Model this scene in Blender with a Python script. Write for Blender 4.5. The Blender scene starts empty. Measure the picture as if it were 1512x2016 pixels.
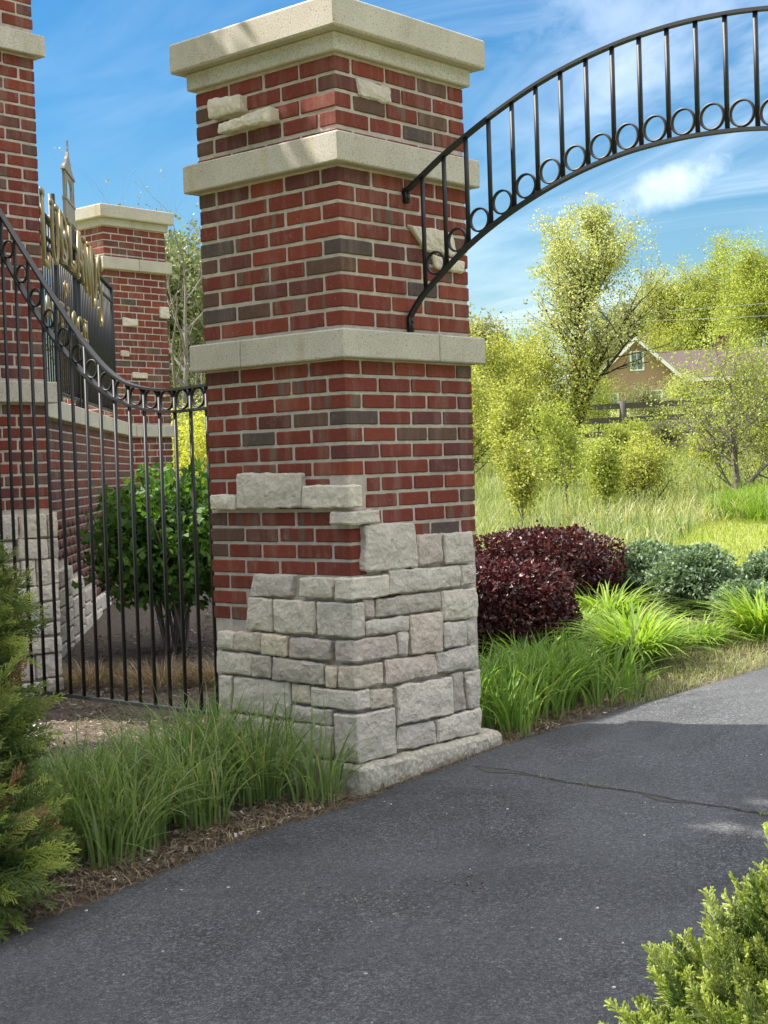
import bpy, bmesh, math, random, zlib
import numpy as np
from mathutils import Matrix, Vector, noise as mn

# ---------------------------------------------------------------- camera, light
scene = bpy.context.scene
cd = bpy.data.cameras.new("camera"); cam = bpy.data.objects.new("camera", cd)
scene.collection.objects.link(cam)
cd.sensor_fit = 'HORIZONTAL'; cd.sensor_width = 36.0; cd.lens = 69.14
cd.clip_start = 0.1; cd.clip_end = 2000
cam.matrix_world = Matrix(((0.657, 0.044, -0.752, -4.297), (-0.753, -0.005, -0.658, -3.941),
                           (-0.033, 0.999, 0.030, 0.427), (0, 0, 0, 1)))
_l, _r, _s = cam.matrix_world.decompose()
cam.matrix_world = Matrix.LocRotScale(_l, _r.normalized(), (1, 1, 1))
scene.camera = cam

SUN = Vector((-0.40, 1.0, 1.27)).normalized()
w = bpy.data.worlds.new("World"); scene.world = w; w.use_nodes = True
nt = w.node_tree; nt.nodes.clear()
def N(nt, t, **k):
    n = nt.nodes.new(t)
    for a, b in k.items(): setattr(n, a, b)
    return n
def wl(a, b): nt.links.new(a, b)
sky = N(nt, 'ShaderNodeTexSky'); sky.sky_type = 'NISHITA'; sky.sun_disc = False
sky.sun_elevation = math.asin(SUN.z); sky.sun_rotation = math.atan2(SUN.x, SUN.y)
sky.air_density = 1.25; sky.dust_density = 0.15; sky.ozone_density = 3.2; sky.altitude = 200
hs = N(nt, 'ShaderNodeHueSaturation'); hs.inputs['Saturation'].default_value = 1.46; hs.inputs['Value'].default_value = .255
wl(sky.outputs[0], hs.inputs['Color'])
tc = N(nt, 'ShaderNodeTexCoord')
sep = N(nt, 'ShaderNodeSeparateXYZ'); wl(tc.outputs['Generated'], sep.inputs[0])
def M(op, a, b=None, c=None, clamp=False):
    n = N(nt, 'ShaderNodeMath'); n.operation = op; n.use_clamp = clamp
    for i, v in enumerate((a, b, c)):
        if v is None: continue
        if isinstance(v, (int, float)): n.inputs[i].default_value = v
        else: wl(v, n.inputs[i])
    return n.outputs[0]
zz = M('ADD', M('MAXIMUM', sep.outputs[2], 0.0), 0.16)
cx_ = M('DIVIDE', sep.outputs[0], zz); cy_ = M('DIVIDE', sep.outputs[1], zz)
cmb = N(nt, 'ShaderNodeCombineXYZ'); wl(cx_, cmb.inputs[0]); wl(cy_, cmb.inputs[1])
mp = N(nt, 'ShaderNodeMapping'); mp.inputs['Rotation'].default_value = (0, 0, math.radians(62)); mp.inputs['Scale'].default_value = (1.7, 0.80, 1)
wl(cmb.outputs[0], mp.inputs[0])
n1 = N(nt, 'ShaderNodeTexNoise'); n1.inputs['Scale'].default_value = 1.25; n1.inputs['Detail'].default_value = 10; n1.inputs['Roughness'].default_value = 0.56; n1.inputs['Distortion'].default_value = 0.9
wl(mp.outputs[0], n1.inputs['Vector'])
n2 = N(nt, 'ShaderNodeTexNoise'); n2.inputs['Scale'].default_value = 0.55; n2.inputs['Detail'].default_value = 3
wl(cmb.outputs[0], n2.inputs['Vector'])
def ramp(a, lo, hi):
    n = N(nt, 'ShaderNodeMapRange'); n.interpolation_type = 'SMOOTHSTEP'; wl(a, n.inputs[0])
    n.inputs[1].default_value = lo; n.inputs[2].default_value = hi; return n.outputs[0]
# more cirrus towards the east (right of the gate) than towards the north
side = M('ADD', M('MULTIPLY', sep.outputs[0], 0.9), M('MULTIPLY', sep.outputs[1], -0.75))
cov = M('ADD', M('ADD', M('MULTIPLY', side, 0.42), M('MULTIPLY', n2.outputs[0], 0.75)), M('MULTIPLY', ramp(sep.outputs[2], .34, .65), .50))  # last term thickens unseen cloud overhead to raise ambient light
overhead_fill = ramp(sep.outputs[2], .36, .62)  # bright cloud layer added above the frame to lift the shade
cirrus = M('MAXIMUM', M('MULTIPLY', ramp(n1.outputs[0], 0.36, 0.72), ramp(cov, 0.22, 0.62)), M('MULTIPLY', overhead_fill, ramp(n1.outputs[0], 0.18, 0.60)))
def puff(d, rad, tilt):
    d = Vector(d).normalized()
    vm = N(nt, 'ShaderNodeVectorMath'); vm.operation = 'SUBTRACT'; wl(tc.outputs['Generated'], vm.inputs[0]); vm.inputs[1].default_value = d
    n3 = N(nt, 'ShaderNodeTexNoise'); n3.inputs['Scale'].default_value = 17; n3.inputs['Detail'].default_value = 9; n3.inputs['Roughness'].default_value = .62; wl(tc.outputs['Generated'], n3.inputs['Vector'])
    s = N(nt, 'ShaderNodeSeparateXYZ'); wl(vm.outputs[0], s.inputs[0])
    hx = M('ADD', M('MULTIPLY', s.outputs[0], 0.657), M('MULTIPLY', s.outputs[1], -0.753))
    a = M('ADD', hx, M('MULTIPLY', s.outputs[2], tilt)); b = M('ADD', s.outputs[2], M('MULTIPLY', hx, -tilt))
    r2 = M('ADD', M('POWER', M('DIVIDE', M('ABSOLUTE', a), rad), 2.0), M('POWER', M('DIVIDE', M('ABSOLUTE', b), rad * 0.42), 2.0))
    v = M('SUBTRACT', M('MULTIPLY', n3.outputs[0], 3.2), M('ADD', r2, .75))
    return ramp(v, -0.35, 1.3)
RGT = Vector((.657, -.753, -.033)); UPV = Vector((.044, -.005, .999)); FWD = Vector((.752, .658, -.030))
def pdir(u, v): return FWD + RGT * u + UPV * v
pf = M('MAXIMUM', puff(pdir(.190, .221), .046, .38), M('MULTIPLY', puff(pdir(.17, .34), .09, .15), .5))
mask = M('MAXIMUM', M('MULTIPLY', cirrus, M('ADD', M('ADD', 0.12, M('MULTIPLY', ramp(side, .10, .42), .16)), M('MULTIPLY', ramp(sep.outputs[2], .34, .65), .72))), M('MULTIPLY', pf, 0.30), clamp=True)  # faint wisps in view, much denser overhead as added fill light
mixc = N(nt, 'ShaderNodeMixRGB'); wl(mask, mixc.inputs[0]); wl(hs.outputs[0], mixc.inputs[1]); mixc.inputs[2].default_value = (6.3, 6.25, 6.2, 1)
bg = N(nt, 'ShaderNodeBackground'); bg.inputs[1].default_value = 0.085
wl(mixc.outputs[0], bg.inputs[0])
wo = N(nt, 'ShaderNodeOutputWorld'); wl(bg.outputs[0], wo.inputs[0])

sd = bpy.data.lights.new("sun", 'SUN'); sd.energy = 2.0; sd.angle = math.radians(0.53); sd.color = (1.0, 0.95, 0.87)
so = bpy.data.objects.new("sun", sd); scene.collection.objects.link(so)
so.rotation_euler = SUN.to_track_quat('Z', 'Y').to_euler()
so.location = (0, 0, 30)
scene.view_settings.view_transform = 'Standard'; scene.view_settings.look = 'None'
scene.view_settings.exposure = 2.6; scene.view_settings.gamma = 1.0
scene.view_settings.use_curve_mapping = False
scene.cycles.max_bounces = 6; scene.cycles.transparent_max_bounces = 6

# ---------------------------------------------------------------- helpers
rng = np.random.default_rng(7); random.seed(7)
COL = scene.collection
def tag(o, label=None, cat=None, group=None, kind=None):
    if label: o['label'] = label
    if cat: o['category'] = cat
    if group: o['group'] = group
    if kind: o['kind'] = kind
    return o
def obj(name, me, parent=None, mats=()):
    o = bpy.data.objects.new(name, me); COL.objects.link(o)
    if me is not None and not me.materials:
        for m in (mats if isinstance(mats, (list, tuple)) else [mats]): me.materials.append(m)
    if parent is not None: o.parent = parent
    return o
def empty(name, loc, label, cat, group=None):
    o = bpy.data.objects.new(name, None); COL.objects.link(o); o.location = loc
    o.empty_display_size = 0.1
    return tag(o, label, cat, group)
def unroot(o, root):          # geometry written in world coordinates, parented to a root placed elsewhere
    o.location = -Vector(root.location); return o
def fast_mesh(name, V, F, mats=None, attr=None, smooth=False):
    V = np.ascontiguousarray(V, dtype=np.float32); F = np.ascontiguousarray(F, dtype=np.int32)
    me = bpy.data.meshes.new(name); m, k = F.shape
    me.vertices.add(len(V)); me.vertices.foreach_set('co', V.ravel())
    me.loops.add(m * k); me.loops.foreach_set('vertex_index', F.ravel())
    me.polygons.add(m); me.polygons.foreach_set('loop_start', np.arange(m, dtype=np.int32) * k)
    me.update(calc_edges=True)
    if smooth: me.polygons.foreach_set('use_smooth', np.ones(m, dtype=bool))
    if attr is not None:
        a = me.attributes.new('v', 'FLOAT', 'FACE'); a.data.foreach_set('value', np.asarray(attr, dtype=np.float32))
    if mats is not None:
        for mm in (mats if isinstance(mats, (list, tuple)) else [mats]): me.materials.append(mm)
    return me
class Bag:                      # collects faces of one material into one mesh
    def __init__(s): s.v = []; s.f = []; s.a = []; s.n = 0
    def add(s, V, F, a=None):
        V = np.asarray(V, float); F = np.asarray(F, int)
        s.v.append(V); s.f.append(F + s.n); s.n += len(V)
        s.a.append(np.full(len(F), 0.5) if a is None else np.broadcast_to(np.asarray(a, float), (len(F),)))
    def mesh(s, name, mats, smooth=False):
        return fast_mesh(name, np.concatenate(s.v), np.concatenate(s.f), mats, np.concatenate(s.a), smooth)
def box_vf(x0, x1, y0, y1, z0, z1):
    V = [(x0,y0,z0),(x1,y0,z0),(x1,y1,z0),(x0,y1,z0),(x0,y0,z1),(x1,y0,z1),(x1,y1,z1),(x0,y1,z1)]
    F = [(3,2,1,0),(4,5,6,7),(0,1,5,4),(1,2,6,5),(2,3,7,6),(3,0,4,7)]
    return V, F
def ticks(L, seg, r):
    n = max(1, int(round((L - 2 * r) / seg)))
    return np.concatenate([[0], np.linspace(r, L - r, n + 1), [L]])
def rough_box(name, lx, ly, lz, seg, r, amp, freq, seed, mats, pull=0.6, mapf=None, skip=()):
    """subdivided box from the origin, rounded edges, faces pushed about by noise"""
    T = [ticks(lx, seg, min(r, lx * .3)), ticks(ly, seg, min(r, ly * .3)), ticks(lz, seg, min(r, lz * .3))]
    n = [len(t) for t in T]; idx = {}; V = []; F = []
    def vid(i, j, k):
        key = (i, j, k)
        if key not in idx: idx[key] = len(V); V.append(key)
        return idx[key]
    for ax in range(3):
        a, b = [(1, 2), (2, 0), (0, 1)][ax]
        for side in (0, n[ax] - 1):
            if (ax, side > 0) in skip: continue
            for i in range(n[a] - 1):
                for j in range(n[b] - 1):
                    def mk(p, q):
                        c = [0, 0, 0]; c[ax] = side; c[a] = p; c[b] = q; return vid(*c)
                    q = [mk(i, j), mk(i + 1, j), mk(i + 1, j + 1), mk(i, j + 1)]
                    if side == 0: q.reverse()
                    F.append(q)
    P = np.array([[T[0][i], T[1][j], T[2][k]] for i, j, k in V])
    ctr = np.array([lx, ly, lz]) / 2
    ext = np.array([[i in (0, n[0] - 1), j in (0, n[1] - 1), k in (0, n[2] - 1)] for i, j, k in V])
    cnt = ext.sum(1); sgn = np.sign(ctr - P)
    pl = np.where(cnt == 2, pull * .7, np.where(cnt == 3, pull, 0.0))[:, None] * r
    P2 = P + sgn * ext * pl
    off = Vector((seed * 3.17, seed * 1.71, seed * 0.93))
    for i in range(len(P2)):
        v = mn.noise_vector(Vector(P2[i]) * freq + off) * 0.62 + mn.noise_vector(Vector(P2[i]) * freq * 2.6 + off) * 0.38
        P2[i] += np.array(v) * amp
    if mapf is not None: P2 = np.array([mapf(*p) for p in P2])
    me = bpy.data.meshes.new(name); me.from_pydata(P2.tolist(), [], F)
    bm = bmesh.new(); bm.from_mesh(me); bmesh.ops.recalc_face_normals(bm, faces=bm.faces); bm.to_mesh(me); bm.free()
    for m in (mats if isinstance(mats, (list, tuple)) else [mats]): me.materials.append(m)
    return me
def tube(bag, pts, rad, sides=5, a=0.5):
    pts = [Vector(p) for p in pts]; n = len(pts)
    if not hasattr(rad, '__len__'): rad = [rad] * n
    V = []; up = Vector((0.3, 0.2, 0.93))
    for i, p in enumerate(pts):
        t = (pts[min(i + 1, n - 1)] - pts[max(i - 1, 0)]).normalized()
        s = t.cross(up)
        if s.length < 1e-3: s = t.cross(Vector((1, 0, 0)))
        s.normalize(); b = t.cross(s)
        for k in range(sides):
            an = 2 * math.pi * k / sides
            V.append(p + (s * math.cos(an) + b * math.sin(an)) * rad[i])
    F = []
    for i in range(n - 1):
        for k in range(sides):
            k2 = (k + 1) % sides
            F.append((i * sides + k, i * sides + k2, (i + 1) * sides + k2, (i + 1) * sides + k))
    bag.add(V, F, a)

# ---------------------------------------------------------------- materials
def newmat(name):
    m = bpy.data.materials.new(name); m.use_nodes = True
    t = m.node_tree; t.nodes.clear()
    o = N(t, 'ShaderNodeOutputMaterial'); p = N(t, 'ShaderNodeBsdfPrincipled'); t.links.new(p.outputs[0], o.inputs[0])
    return m, t, p, o
def tnoise(t, scale, detail=4, rough=.55, coord=None, dist=0):
    n = N(t, 'ShaderNodeTexNoise'); n.inputs['Scale'].default_value = scale; n.inputs['Detail'].default_value = detail
    n.inputs['Roughness'].default_value = rough; n.inputs['Distortion'].default_value = dist
    if coord is not None: t.links.new(coord, n.inputs['Vector'])
    return n.outputs[0]
def tramp(t, src, stops, interp='LINEAR'):
    r = N(t, 'ShaderNodeValToRGB'); r.color_ramp.interpolation = interp
    el = r.color_ramp.elements
    while len(el) < len(stops): el.new(0.5)
    for e, (p, c) in zip(el, stops):
        e.position = p; e.color = (*c, 1) if len(c) == 3 else c
    t.links.new(src, r.inputs[0]); return r.outputs[0]
def tmix(t, fac, a, b, mode='MIX'):
    m = N(t, 'ShaderNodeMixRGB'); m.blend_type = mode
    for i, v in enumerate((fac, a, b)):
        if isinstance(v, (int, float)): m.inputs[i].default_value = v if i == 0 else (v, v, v, 1)
        elif isinstance(v, tuple): m.inputs[i].default_value = (*v, 1)
        else: t.links.new(v, m.inputs[i])
    return m.outputs[0]
def tbump(t, p, h, strength, dist, prev=None):
    b = N(t, 'ShaderNodeBump'); b.inputs['Strength'].default_value = strength; b.inputs['Distance'].default_value = dist
    t.links.new(h, b.inputs['Height'])
    if prev is not None: t.links.new(prev, b.inputs['Normal'])
    t.links.new(b.outputs[0], p.inputs['Normal']); return b.outputs[0]
def tworld(t):
    g = N(t, 'ShaderNodeNewGeometry'); return g.outputs['Position']
def trand(t): return N(t, 'ShaderNodeObjectInfo').outputs['Random']
def tmath(t, op, a, b=0.0, clamp=False):
    n = N(t, 'ShaderNodeMath'); n.operation = op; n.use_clamp = clamp
    for i, v in enumerate((a, b)):
        if isinstance(v, (int, float)): n.inputs[i].default_value = v
        else: t.links.new(v, n.inputs[i])
    return n.outputs[0]

def brick_mat(name, c1, c2, blotch=None):
    m, t, p, o = newmat(name); P = tworld(t)
    r = trand(t)
    base = tmix(t, r, c1, c2)
    n = tnoise(t, 55, 5, .65, P); base = tmix(t, tramp(t, n, [(.3, (0,)*3), (.75, (1,)*3)]), base, tmix(t, .5, base, (c1[0]*.45, c1[1]*.5, c1[2]*.5)))
    if blotch:
        sc = N(t, 'ShaderNodeMapping'); t.links.new(P, sc.inputs[0]); sc.inputs['Scale'].default_value = (14, 14, 3)
        b = tnoise(t, 1.3, 1, .4, sc.outputs[0]); base = tmix(t, tramp(t, b, [(.54, (0,)*3), (.60, (1,)*3)]), base, blotch)
    sp = N(t, 'ShaderNodeTexVoronoi'); sp.inputs['Scale'].default_value = 95; t.links.new(P, sp.inputs['Vector'])
    spk = tramp(t, sp.outputs['Distance'], [(.10, (1,)*3), (.16, (0,)*3)])
    gate = tramp(t, tnoise(t, 40, 1, .5, P), [(.60, (0,)*3), (.63, (1,)*3)])
    base = tmix(t, tmix(t, 1.0, spk, gate, 'MULTIPLY'), base, (.42, .32, .27))
    ef = tramp(t, tnoise(t, 9, 6, .7, P), [(.60, (0,)*3), (.85, (.55,)*3)]); base = tmix(t, ef, base, (.38, .30, .27))
    ed = tramp(t, tnoise(t, 130, 4, .75, P), [(.56, (0,)*3), (.72, (.8,)*3)]); base = tmix(t, ed, base, tuple(x * .55 for x in c2))
    stv = N(t, 'ShaderNodeMapping'); t.links.new(P, stv.inputs[0]); stv.inputs['Scale'].default_value = (7, 7, 1.1)
    sk = tramp(t, tnoise(t, 1.6, 5, .65, stv.outputs[0]), [(.50, (0,)*3), (.80, (.45,)*3)]); base = tmix(t, sk, base, (.30, .22, .18))
    t.links.new(base, p.inputs['Base Color']); p.inputs['Roughness'].default_value = .88; p.inputs['Specular IOR Level'].default_value = .3
    b1 = tbump(t, p, tnoise(t, 60, 5, .7, P), .6, .003); tbump(t, p, tnoise(t, 260, 4, .75, P), .8, .0022, b1); return m
BR = dict(red=brick_mat('brick_red', (0.198, 0.040, 0.026), (0.158, 0.033, 0.023)),
          orange=brick_mat('brick_bright_red', (0.242, 0.053, 0.030), (0.207, 0.042, 0.026)),
          plum=brick_mat('brick_plum', (0.136, 0.042, 0.035), (0.113, 0.037, 0.032)),
          brown=brick_mat('brick_brown', (0.132, 0.069, 0.048), (0.106, 0.055, 0.040)),
          flash=brick_mat('brick_flashed', (0.194, 0.042, 0.027), (0.167, 0.036, 0.025), (0.128, 0.075, 0.058)),
          char=brick_mat('brick_charcoal', (.088, .064, .058), (.098, .068, .060)))
def mortar_mat():
    m, t, p, o = newmat('mortar'); P = tworld(t)
    c = tramp(t, tnoise(t, 22, 6, .7, P), [(.3, (.34, .29, .25)), (.7, (.57, .49, .425))]); c = tmix(t, tramp(t, tnoise(t, 3, 5, .6, P), [(.4, (0,)*3), (.7, (.5,)*3)]), c, (.30, .255, .215))
    c = tmix(t, tramp(t, tnoise(t, 300, 2, .6, P), [(.35, (.6,)*3), (.5, (1,)*3)]), (.24, .21, .19), c)
    t.links.new(c, p.inputs['Base Color']); p.inputs['Roughness'].default_value = .95
    b = tbump(t, p, tnoise(t, 160, 4, .7, P), .8, .003); tbump(t, p, tnoise(t, 30, 3, .6, P), .7, .004, b); return m
MORTAR = mortar_mat()
def base_dark(c): return tuple(x * .72 for x in c)
def base_light(c): return tuple(min(1, x * 1.2) for x in c)
def stone_mat(name, ca, cb, vein):
    m, t, p, o = newmat(name); P = tworld(t)
    r = trand(t); base = tmix(t, r, ca, cb)
    n = tnoise(t, 11, 7, .68, P, .6); base = tmix(t, tramp(t, n, [(.38, (0,)*3), (.68, (.75,)*3)]), base, vein)
    n2 = tnoise(t, 3.2, 3, .5, P); base = tmix(t, .35, base, tmix(t, n2, (base_dark(ca)), (base_light(cb))))
    g = tramp(t, tnoise(t, 260, 3, .7, P), [(.32, (.72,)*3), (.6, (1.06,)*3)]); base = tmix(t, 1.0, base, g, 'MULTIPLY')
    pv = N(t, 'ShaderNodeTexVoronoi'); pv.feature = 'DISTANCE_TO_EDGE'; pv.inputs['Scale'].default_value = 9
    wp = N(t, 'ShaderNodeVectorMath'); wp.operation = 'ADD'; t.links.new(P, wp.inputs[0])
    nn = N(t, 'ShaderNodeTexNoise'); nn.inputs['Scale'].default_value = 14; t.links.new(P, nn.inputs['Vector'])
    sc = N(t, 'ShaderNodeVectorMath'); sc.operation = 'SCALE'; sc.inputs['Scale'].default_value = .14; t.links.new(nn.outputs['Color'], sc.inputs[0]); t.links.new(sc.outputs[0], wp.inputs[1]); t.links.new(wp.outputs[0], pv.inputs['Vector'])
    crk = tramp(t, pv.outputs['Distance'], [(0.0, (1,)*3), (.018, (0,)*3)])
    base = tmix(t, tmix(t, 1.0, crk, (.35, .35, .35), 'MULTIPLY'), base, (.55, .55, .53))
    t.links.new(base, p.inputs['Base Color']); p.inputs['Roughness'].default_value = .88
    b = tbump(t, p, tnoise(t, 30, 8, .74, P, .9), .85, .018)
    vf = N(t, 'ShaderNodeTexVoronoi'); vf.inputs['Scale'].default_value = 17; t.links.new(wp.outputs[0], vf.inputs['Vector'])
    b = tbump(t, p, vf.outputs['Distance'], .55, .016, b)
    tbump(t, p, tnoise(t, 170, 4, .75, P), .6, .0035, b); return m
ST = dict(c=stone_mat('limestone_cream', (0.762, 0.660, 0.537), (0.693, 0.602, 0.494), (0.840, 0.742, 0.617)),
          g=stone_mat('limestone_grey', (0.601, 0.519, 0.442), (0.658, 0.571, 0.490), (0.762, 0.665, 0.570)),
          b=stone_mat('limestone_blue_grey', (0.666, 0.582, 0.488), (0.595, 0.519, 0.438), (0.797, 0.691, 0.579)),
          d=stone_mat('limestone_dark_grey', (0.478, 0.405, 0.338), (0.543, 0.463, 0.384), (0.699, 0.593, 0.493)),
          p=stone_mat('limestone_purple_grey', (0.608, 0.498, 0.428), (0.543, 0.446, 0.384), (0.725, 0.593, 0.503)),
          t=stone_mat('limestone_tan', (0.693, 0.571, 0.442), (0.635, 0.530, 0.418), (0.785, 0.665, 0.532)),
          y=stone_mat('limestone_warm', (0.809, 0.660, 0.475), (0.739, 0.614, 0.461), (0.832, 0.717, 0.552)),
          k=stone_mat('limestone_pinkish', (0.705, 0.561, 0.465), (0.658, 0.539, 0.452), (0.785, 0.644, 0.532)))
def cast_mat():
    m, t, p, o = newmat('cast_stone'); P = tworld(t)
    c = tramp(t, tnoise(t, 4, 6, .6, P), [(.3, (.40, .352, .290)), (.7, (.50, .450, .383))])
    st = N(t, 'ShaderNodeMapping'); t.links.new(P, st.inputs[0]); st.inputs['Scale'].default_value = (9, 9, 1.2)
    s1 = tramp(t, tnoise(t, 1.0, 5, .6, st.outputs[0]), [(.56, (0,)*3), (.76, (.65,)*3)]); c = tmix(t, s1, c, (.36, .28, .17)); s2 = tramp(t, tnoise(t, 2.3, 6, .7, P), [(.52, (0,)*3), (.75, (.5,)*3)]); c = tmix(t, s2, c, (.27, .25, .21))
    g = tramp(t, tnoise(t, 170, 3, .65, P), [(.28, (.52,)*3), (.5, (1.0,)*3), (.75, (1.12,)*3)]); c = tmix(t, 1.0, c, g, 'MULTIPLY')
    v = N(t, 'ShaderNodeTexVoronoi'); v.inputs['Scale'].default_value = 62; t.links.new(P, v.inputs['Vector'])
    pit = tramp(t, v.outputs['Distance'], [(.13, (1,)*3), (.20, (0,)*3)])
    gate = tramp(t, tnoise(t, 60, 1, .5, P), [(.50, (0,)*3), (.55, (1,)*3)]); pm = tmix(t, 1.0, pit, gate, 'MULTIPLY')
    c = tmix(t, pm, c, (.17, .145, .105))
    t.links.new(c, p.inputs['Base Color']); p.inputs['Roughness'].default_value = .9
    b = tbump(t, p, tnoise(t, 210, 3, .7, P), .5, .0018); return m
CAST = cast_mat()
def concrete_mat():
    m, t, p, o = newmat('footing_concrete'); P = tworld(t)
    c = tramp(t, tnoise(t, 14, 7, .7, P), [(.3, (.44, .385, .30)), (.7, (.62, .56, .45))])
    v = N(t, 'ShaderNodeTexVoronoi'); v.inputs['Scale'].default_value = 55; t.links.new(P, v.inputs['Vector'])
    c = tmix(t, 1.0, c, tramp(t, v.outputs['Distance'], [(.1, (1.1,)*3), (.6, (.72,)*3)]), 'MULTIPLY')
    t.links.new(c, p.inputs['Base Color']); p.inputs['Roughness'].default_value = .95
    b = tbump(t, p, v.outputs['Distance'], .35, .006); tbump(t, p, tnoise(t, 60, 6, .75, P), .7, .007, b); return m
CONC = concrete_mat()
def simple_mat(name, col, rough=.6, metal=0, vary=0.0, bump=0, bs=60, spec=None):
    m, t, p, o = newmat(name); P = tworld(t)
    if vary:
        c = tmix(t, tnoise(t, bs * .4, 5, .6, P), tuple(x * (1 - vary) for x in col), tuple(min(1, x * (1 + vary)) for x in col))
        t.links.new(c, p.inputs['Base Color'])
    else: p.inputs['Base Color'].default_value = (*col, 1)
    p.inputs['Roughness'].default_value = rough; p.inputs['Metallic'].default_value = metal
    if spec is not None: p.inputs['Specular IOR Level'].default_value = spec
    if bump: tbump(t, p, tnoise(t, bs, 4, .6, P), .5, bump)
    return m
def iron_mat():
    m, t, p, o = newmat('black_painted_iron'); P = tworld(t)
    n = tnoise(t, 45, 5, .7, P)
    c = tmix(t, tramp(t, n, [(.60, (0,)*3), (.80, (.4,)*3)]), (.005, .005, .007), (.045, .045, .048))
    t.links.new(c, p.inputs['Base Color']); p.inputs['Roughness'].default_value = .55
    tbump(t, p, tnoise(t, 220, 3, .6, P), .25, .0008); return m
IRON = iron_mat()
GOLD = simple_mat('gold_painted_metal', (.23, .165, .065), .42, .35, .12, .0006, 90)
BUFF = simple_mat('cupola_buff_paint', (.22, .18, .13), .5, .1, .1, .0006, 90)
def leaf_mat(name, stops, trans=.32, rough=.55, spec=.3, tint=None):
    m, t, p, o = newmat(name)
    a = N(t, 'ShaderNodeAttribute'); a.attribute_name = 'v'
    c = tramp(t, a.outputs['Fac'], stops)
    t.links.new(c, p.inputs['Base Color']); p.inputs['Roughness'].default_value = rough; p.inputs['Specular IOR Level'].default_value = spec
    tr = N(t, 'ShaderNodeBsdfTranslucent')
    t.links.new(tmix(t, 1.0, c, tint or (1.25, 1.3, .7), 'MULTIPLY'), tr.inputs[0])
    mx = N(t, 'ShaderNodeMixShader'); mx.inputs[0].default_value = trans
    t.links.new(p.outputs[0], mx.inputs[1]); t.links.new(tr.outputs[0], mx.inputs[2]); t.links.new(mx.outputs[0], o.inputs[0])
    return m
def S3(a, b, c): return [(0, a), (.5, b), (1, c)]
LM = dict(
  pear=leaf_mat('leaf_pear', S3((.22, .25, .07), (.38, .40, .15), (.62, .60, .36)), .40),
  gold=leaf_mat('leaf_gold_green', S3((.19, .22, .035), (.32, .34, .07), (.48, .45, .15)), .42),
  yellow=leaf_mat('leaf_yellow', S3((.25, .27, .03), (.38, .39, .05), (.52, .49, .10)), .42),
  spring=leaf_mat('leaf_spring', S3((.16, .20, .04), (.28, .32, .06), (.42, .44, .12)), .42),
  olive=leaf_mat('leaf_olive', S3((.14, .15, .06), (.22, .22, .10), (.34, .33, .17)), .32),
  conifer=leaf_mat('leaf_conifer', S3((.07, .10, .04), (.16, .19, .08), (.34, .36, .19)), .2),
  vib=leaf_mat('leaf_viburnum', S3((.035, .08, .015), (.075, .155, .025), (.14, .26, .04)), .36),
  barb=leaf_mat('leaf_barberry', S3((.020, .008, .008), (.058, .018, .018), (.20, .062, .052)), .22, .42, .35, (1.5, .6, .7)),
  sage=leaf_mat('leaf_sage', S3((.08, .13, .07), (.16, .23, .13), (.30, .38, .24)), .28),
  jun=leaf_mat('juniper_scale', S3((.05, .08, .025), (.10, .15, .04), (.26, .29, .09)), .22),
  junb=leaf_mat('juniper_scale_bright', S3((.13, .19, .04), (.27, .34, .07), (.52, .56, .18)), .32),
  dead=leaf_mat('juniper_dead', S3((.12, .05, .02), (.24, .12, .05), (.34, .20, .10)), .15),
  grass=leaf_mat('grass_blade', [(0, (.10, .16, .05)), (.5, (.17, .25, .075)), (.93, (.34, .40, .17)), (.97, (.46, .38, .20))], .45),
  grassb=leaf_mat('grass_blade_wide', [(0, (.09, .17, .03)), (.5, (.16, .27, .05)), (.93, (.30, .40, .10)), (.97, (.46, .38, .20))], .42),
  lily=leaf_mat('daylily_leaf', [(0, (.11, .20, .02)), (.5, (.20, .31, .035)), (.93, (.34, .44, .08)), (.97, (.46, .38, .20))], .42),
  lawn=leaf_mat('lawn_blade', S3((.15, .20, .03), (.24, .30, .04), (.38, .42, .09)), .42),
  field=leaf_mat('field_grass', S3((.10, .15, .045), (.235, .275, .10), (.46, .42, .24)), .36),
  straw=leaf_mat('dry_straw', S3((.13, .085, .05), (.30, .21, .125), (.47, .37, .24)), .25))
BARK = simple_mat('bark', (.055, .042, .034), .95, 0, .45, .02, 30)
BARKG = simple_mat('bark_grey', (.17, .145, .125), .95, 0, .35, .01, 40)

# ---------------------------------------------------------------- ground, path
def gz(x, y=0.0):
    return -0.84 + 0.06 * (x if x < 110 else 110 + (x - 110) * 0.15)
def relief(x, y):
    d = max(0.0, math.hypot(x + 4, y + 4) - 14)
    a = min(1.0, d / 20)
    return a * (0.22 * mn.noise(Vector((x * .12, y * .12, 0))) + .5 * mn.noise(Vector((x * .03, y * .03, 4))))
def gsheet(name, xs, ys, dz, mat, kind='structure'):
    V = [(x, y, gz(x) + relief(x, y) + dz) for y in ys for x in xs]; nx = len(xs)
    F = [(j * nx + i, j * nx + i + 1, (j + 1) * nx + i + 1, (j + 1) * nx + i) for j in range(len(ys) - 1) for i in range(nx - 1)]
    o = obj(name, fast_mesh(name, V, F, mat, smooth=True)); return tag(o, kind=kind)
def ground_mat():
    m, t, p, o = newmat('meadow_ground'); P = tworld(t)
    c = tramp(t, tnoise(t, .35, 6, .6, P), [(.3, (.17, .22, .04)), (.5, (.27, .29, .08)), (.7, (.36, .33, .14))])
    c = tmix(t, .5, c, tramp(t, tnoise(t, 6, 6, .7, P), [(.3, (.13, .16, .04)), (.7, (.38, .38, .14))]))
    t.links.new(c, p.inputs['Base Color']); p.inputs['Roughness'].default_value = 1
    tbump(t, p, tnoise(t, 12, 6, .7, P), 1, .05); return m
def lin(a, b, n): return list(np.linspace(a, b, n))
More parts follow.
